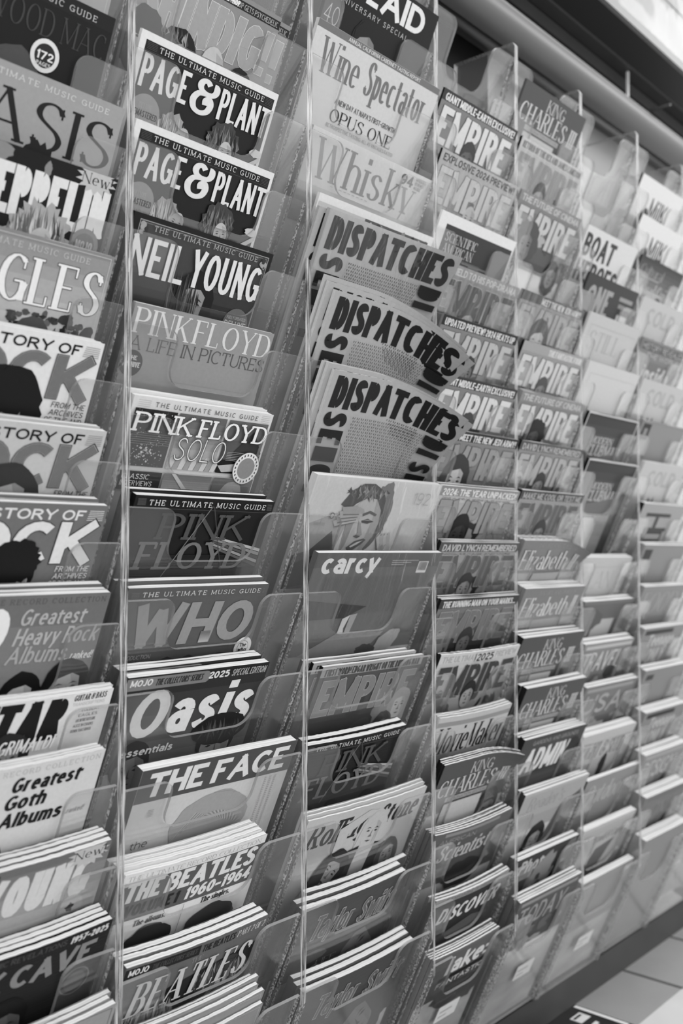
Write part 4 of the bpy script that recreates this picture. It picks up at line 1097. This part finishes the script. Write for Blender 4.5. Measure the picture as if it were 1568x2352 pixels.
c3(5, .568, .040, .214, .004, c_king, 'royal portrait cover with fanned pages, in the first narrow tower', 'the royal cover with fanned pages', 3, warp=(.016, .010, .5, .06), spine=.06)
c3(6, .555, .022, .212, .004, c_amsci, 'dark grey science cover with italic title, under the royal one with fanned pages', 'the dark italic science cover', 4)
c3(7, .566, .006, .204, .005, c_disc, 'black science cover with white slanted capitals, second from the bottom of its tower', 'the black science cover', 2)
c3(8, .560, .006, .180, .004, c_lake, 'dark cover with white lowercase word lake, lowest in the first narrow tower', 'the dark lake cover', 4)

c4 = nar('c4', .78)
c4(-8, .793, .052, B, .005, c_king, 'dark royal portrait cover, topmost in its tower', 'the topmost royal cover')
c4(-7, .788, .038, .214, .005, lambda c: film(c, .74, 'RETURN OF THE REX AND JAMES CAMERON', .4, .74, .5, .6, .6), 'pale glaring film cover under the topmost royal cover', 'the pale glaring film cover', wrap=True, spine=.06)
c4(-6, .790, .033, .208, .004, lambda c: film(c, .5, 'THE FUTURE OF CINEMA', .76, .5, .76, .5, .3, None, .3, 'curly', 8, 60, 60), 'film cover headed THE FUTURE OF CINEMA with two tousled heads', 'the upper FUTURE OF CINEMA cover')
c4(-4, .793, .034, .212, .004, lambda c: film(c, .2, 'MEET THE NEW JEDI ARMY!', .8, .55, .6, .74, .4, None, .2, 'long', 70, 90, 70), 'film cover headed MEET THE NEW under a white glare', 'the MEET THE NEW cover under glare', wrap=True)
c4(-3, .798, .033, .210, .005, lambda c: film(c, .6, 'THE FANTASTIC FOUR', .82, .6, .8, .5, .4, None, .3, 'short', 90), 'film cover with a FANTASTIC headline', 'the FANTASTIC headline cover', spine=.06)
c4(-2, .793, .032, .214, .006, lambda c: film(c, .52, 'THE FUTURE OF CINEMA', .76, .52, .78, .3, .4, None, .06, 'curly', 8, 80, 56), 'film cover headed THE FUTURE OF CINEMA with one dark head', 'the lower FUTURE OF CINEMA cover', 1)
c4(-1, .790, .033, .214, .005, lambda c: film(c, .3, 'DAVID LYNCH REMEMBERED', .7, .55, .66, .5, .4), 'smaller film cover with a remembered headline, above the white MAKE one', 'the smaller remembered-headline cover', 1, spine=.1)
c4(0, .790, .035, .214, .006, lambda c: film(c, .25, 'MAKE ME COOL OR TEST ME', .66, .6, .34, .5, .5), 'film cover with dark slanted title just above the two queen covers', 'the film cover above the queen covers', 1, spine=.08)
c4(1, .797, .036, .212, .007, c_queen, 'grey queen biography cover with a curled corner, upper of the two', 'the upper queen biography', 3, warp=(.02, .016, .6, .06))
c4(2, .797, .040, B, .007, c_queen, 'grey queen biography cover, lower of the two', 'the lower queen biography', 3)
c4(3, .787, .044, .213, .009, c_king, 'thick royal portrait stack, upper of the two under the queen covers', 'the upper thick royal stack', 2, spine=.08)
c4(4, .797, .045, B, .010, c_king, 'thick royal portrait stack, lower of the two under the queen covers', 'the lower thick royal stack', 2, spine=.08)
c4(5, .790, .046, .214, .006, c_admin, 'dark cover with bold white slanted capitals above the pale script one', 'the dark cover with slanted capitals', 3, spine=.1)
c4(6, .797, .038, .222, .006, c_read, 'pale cover with faint script title above a dark-haired head', 'the pale script cover', 2, spine=.2)
c4(7, .788, .014, .212, .008, c_photo, 'black photography cover with a bright thick stack of pages', 'the black photography cover', 1)
c4(8, .782, .036, .210, .005, lambda c: c_lines(c, .34, .62, 'TODAY', 0), 'mottled grey cover lowest in its tower, behind a white price sticker', 'the mottled lowest cover', 3)

c5 = nar('c5', 1.01)
c5(-6, 1.024, .037, B, .005, c_boat, 'white cover with dark capitals OAT EROES', 'the white OAT EROES cover')
c5(-5, 1.030, .034, B, .005, c_one, 'black cover with pale capitals ONE', 'the black ONE cover')
c5(-4, 1.025, .044, .212, .005, lambda c: c_blank(c, .76, 'STILL', .66), 'almost blank pale cover right under the black ONE cover', 'the upper blank pale cover')
c5(-3, 1.026, .037, .212, .007, lambda c: c_blank(c, .80, '', .7, 'serif', True), 'almost blank white cover with a small dark vase shape', 'the white cover with a vase shape')
c5(-2, 1.031, .028, B, .006, c_surf, 'white-edged black-topped cover with slanted pale lettering, upper of the two', 'the upper white-edged black-topped cover')
c5(-1, 1.037, .024, B, .006, c_surf, 'white-edged black-topped cover with a big dark bottle shape, lower of the two', 'the lower white-edged black-topped cover', gap=.008)
c5(1, 1.034, .006, B, .008, lambda c: c_blank(c, .76, 'PLAN', .6, 'light'), 'white cover in a bright pad of pages just below the dark bottle shape', 'the white cover below the bottle shape', 1, gap=.012)
c5(2, 1.038, .008, B, .010, c_sq, 'grey cover with a pale square', 'the grey cover with a pale square', 1, gap=.012)
c5(3, 1.030, .016, .206, .011, lambda c: c_lines(c, .56, .8, 'TRAVEL'), 'mottled pale lettered cover between the pale square and the USA ones', 'the mottled cover under the pale square', 1, gap=.010)
c5(4, 1.030, .022, .218, .008, lambda c: (c_lines(c, .5, .66, 'USA', 0, 'bold'), c.rect(30, 84, 130, 100, .74)), 'grey cover with outlined letters USA', 'the grey USA cover', 2, gap=.010)
c5(5, 1.020, .018, .222, .012, lambda c: (c_blank(c, .74), c.text('LIGHT & SEED', 20, 190, 22, 56, .42, 'cserif', .1), c.blob(130, 84, 14, 30, .2)), 'pale cover with a row of grey italic letters', 'the pale grey-italic cover', 1, gap=.009)
c5(6, 1.034, .020, .226, .009, lambda c: (c_grey(c, .56, .56), c.text('Outdoor', 16, 190, 16, 60, .76, 'cserif', .15)), 'mid grey cover with a thin white script title', 'the grey thin-script cover', 0, gap=.010, spine=.1)
c5(7, 1.022, .016, .218, .013, lambda c: (c_blank(c, .72), c.text('Wood & Carve', 60, 190, 26, 44, .44, 'cserif', .1), c.pl([(90, 60), (160, 50), (120, 120), (60, 120)], .4)), 'pale cover with small dark script under the grey thin-script one', 'the pale small-script cover', 1, gap=.009)
c5(8, 1.030, .000, .214, .014, lambda c: c_blank(c, .62), 'plain grey cover under a thick white pad of pages, lowest in its tower', 'the plain cover lowest in the third narrow tower', 1, gap=.010)

c6 = nar('c6', 1.25)
ROWS6 = [(-8, c_milk, 'white cover with thin dark lettering, topmost of all, by the metal rail', .005), (-7, c_milk, 'white cover with thin dark lettering, second from the top', .005), (-6, c_cult, 'dark-topped mottled cover with script title below the two white ones', .005),
 (-5, c_cold, 'pale cover with faint capitals and a dark crest, first of three', .005), (-4, c_inside, 'mottled cover with white bars and the word inside', .005), (-3, c_cold, 'pale cover with faint capitals and a dark crest, second of three', .006),
 (-2, lambda c: (c_grey(c, .5, .48), c.frame(8, 6, 44, 40, 10, .1)), 'plain grey cover with a small black bracket, between two pale crest covers', .006), (-1, c_cold, 'pale cover with faint capitals and a dark crest, third of three', .006),
 (0, c_hmag, 'grey cover with blocky dark bars like a letter H', .008), (1, lambda c: (c_grey(c, .5, .48), c.rect(10, 10, 46, 34, .14)), 'plain grey cover with a small black tab, below the blocky H one', .009), (2, c_food, 'grey cover with tall pale capitals like FOOD', .008),
 (3, c_teen, 'grey cover with black bar and white slanted lettering, upper of the two', .009), (4, lambda c: (c_grey(c, .52, .5), c.rect(16, 12, 50, 24, .2)), 'plain grey cover between the two white-lettered ones', .012), (5, c_teen, 'grey cover with black bar and white slanted lettering, lower of the two', .013),
 (6, lambda c: c_lines(c, .6, .74, 'DESIGN', 0), 'mottled pale cover third from the bottom of the farthest tower', .014), (7, lambda c: c_lines(c, .5, .5, 'HOME', 0), 'grey cover with dark streaks second from the bottom of the farthest tower', .014), (8, lambda c: c_grey(c, .58, .58), 'plain grey cover lowest in the farthest tower', .014)]
for i, d, s, th in ROWS6:
    c6(i, 1.262 + rnd.uniform(-.002, .004), .030, B, th, d, s + ', far right', s, 1 if i > -3 else 0, spine=.1 if i in (-8, -7, 0) else None)

# ------------------------------------------------------------------ price stickers, floor stack
def sticker(c, x, w, wd, h, lab):
    t = empty('price_sticker', place(c, 8, x, w, -.0006)); t.rotation_euler = (DEL, 0, 0)
    tag(t, lab, 'sticker', 'white price stickers on the lowest pockets')
    box('sticker_paper', 0, wd, -.0003, .0, 0, h, INK[20], t)
    box('sticker_print', wd * .12, wd * .7, -.0005, -.0003, h * .55, h * .68, INK[16], t)
    box('sticker_print', wd * .12, wd * .5, -.0005, -.0003, h * .25, h * .36, INK[16], t)
sticker('c3', .630, -.135, .056, .030, 'white price sticker under the dark lake cover')
sticker('c4', .870, -.150, .056, .030, 'white price sticker on the mottled lowest cover')
sticker('c5', 1.100, -.165, .060, .030, 'white price sticker on the plain grey pocket nearest the white floor tile')

def floor_mag(x, y, z, W, D, th, tone, lab, text, spine):
    t = empty('magazine', (x, y, z)); tag(t, lab, 'magazine', 'magazines lying on the floor')
    t.rotation_euler = (math.radians(-90), 0, 0)
    cv = Cover(W, D)
    cv.bg(tone); cv.text(text, 150, W * 1000 - 34, 60, 100, .78, 'heavy', .1); cv.rect(W * 1000 - 12, 4, W * 1000 - 3, 110, .82); cv.rect(W * 1000 - 60, 22, W * 1000 - 24, 46, .8); cv.rect(W * 1000 - 56, 26, W * 1000 - 30, 31, .1)
    for q in range(8): cv.blob(cv.rnd.uniform(20, 180), cv.rnd.uniform(110, 200), 24, 18, cv.rnd.uniform(.1, .7), .3)
    cv.build(t, spine, th)
    page_block(t, W, D, th, None, 3)
for k in range(4):
    floor_mag(.79 + (0, .004, -.003, .0)[k], -.162, ZF + .0125 + .0125 * k, .28, .21, .012, (.3, .2, .4, .1)[k], ('lowest magazine of the small floor pile by the plinth', 'second magazine from the bottom of the small floor pile', 'second magazine from the top of the small floor pile', 'topmost magazine of the small floor pile by the plinth, dark with white marks')[k], 'STYLE', .1)
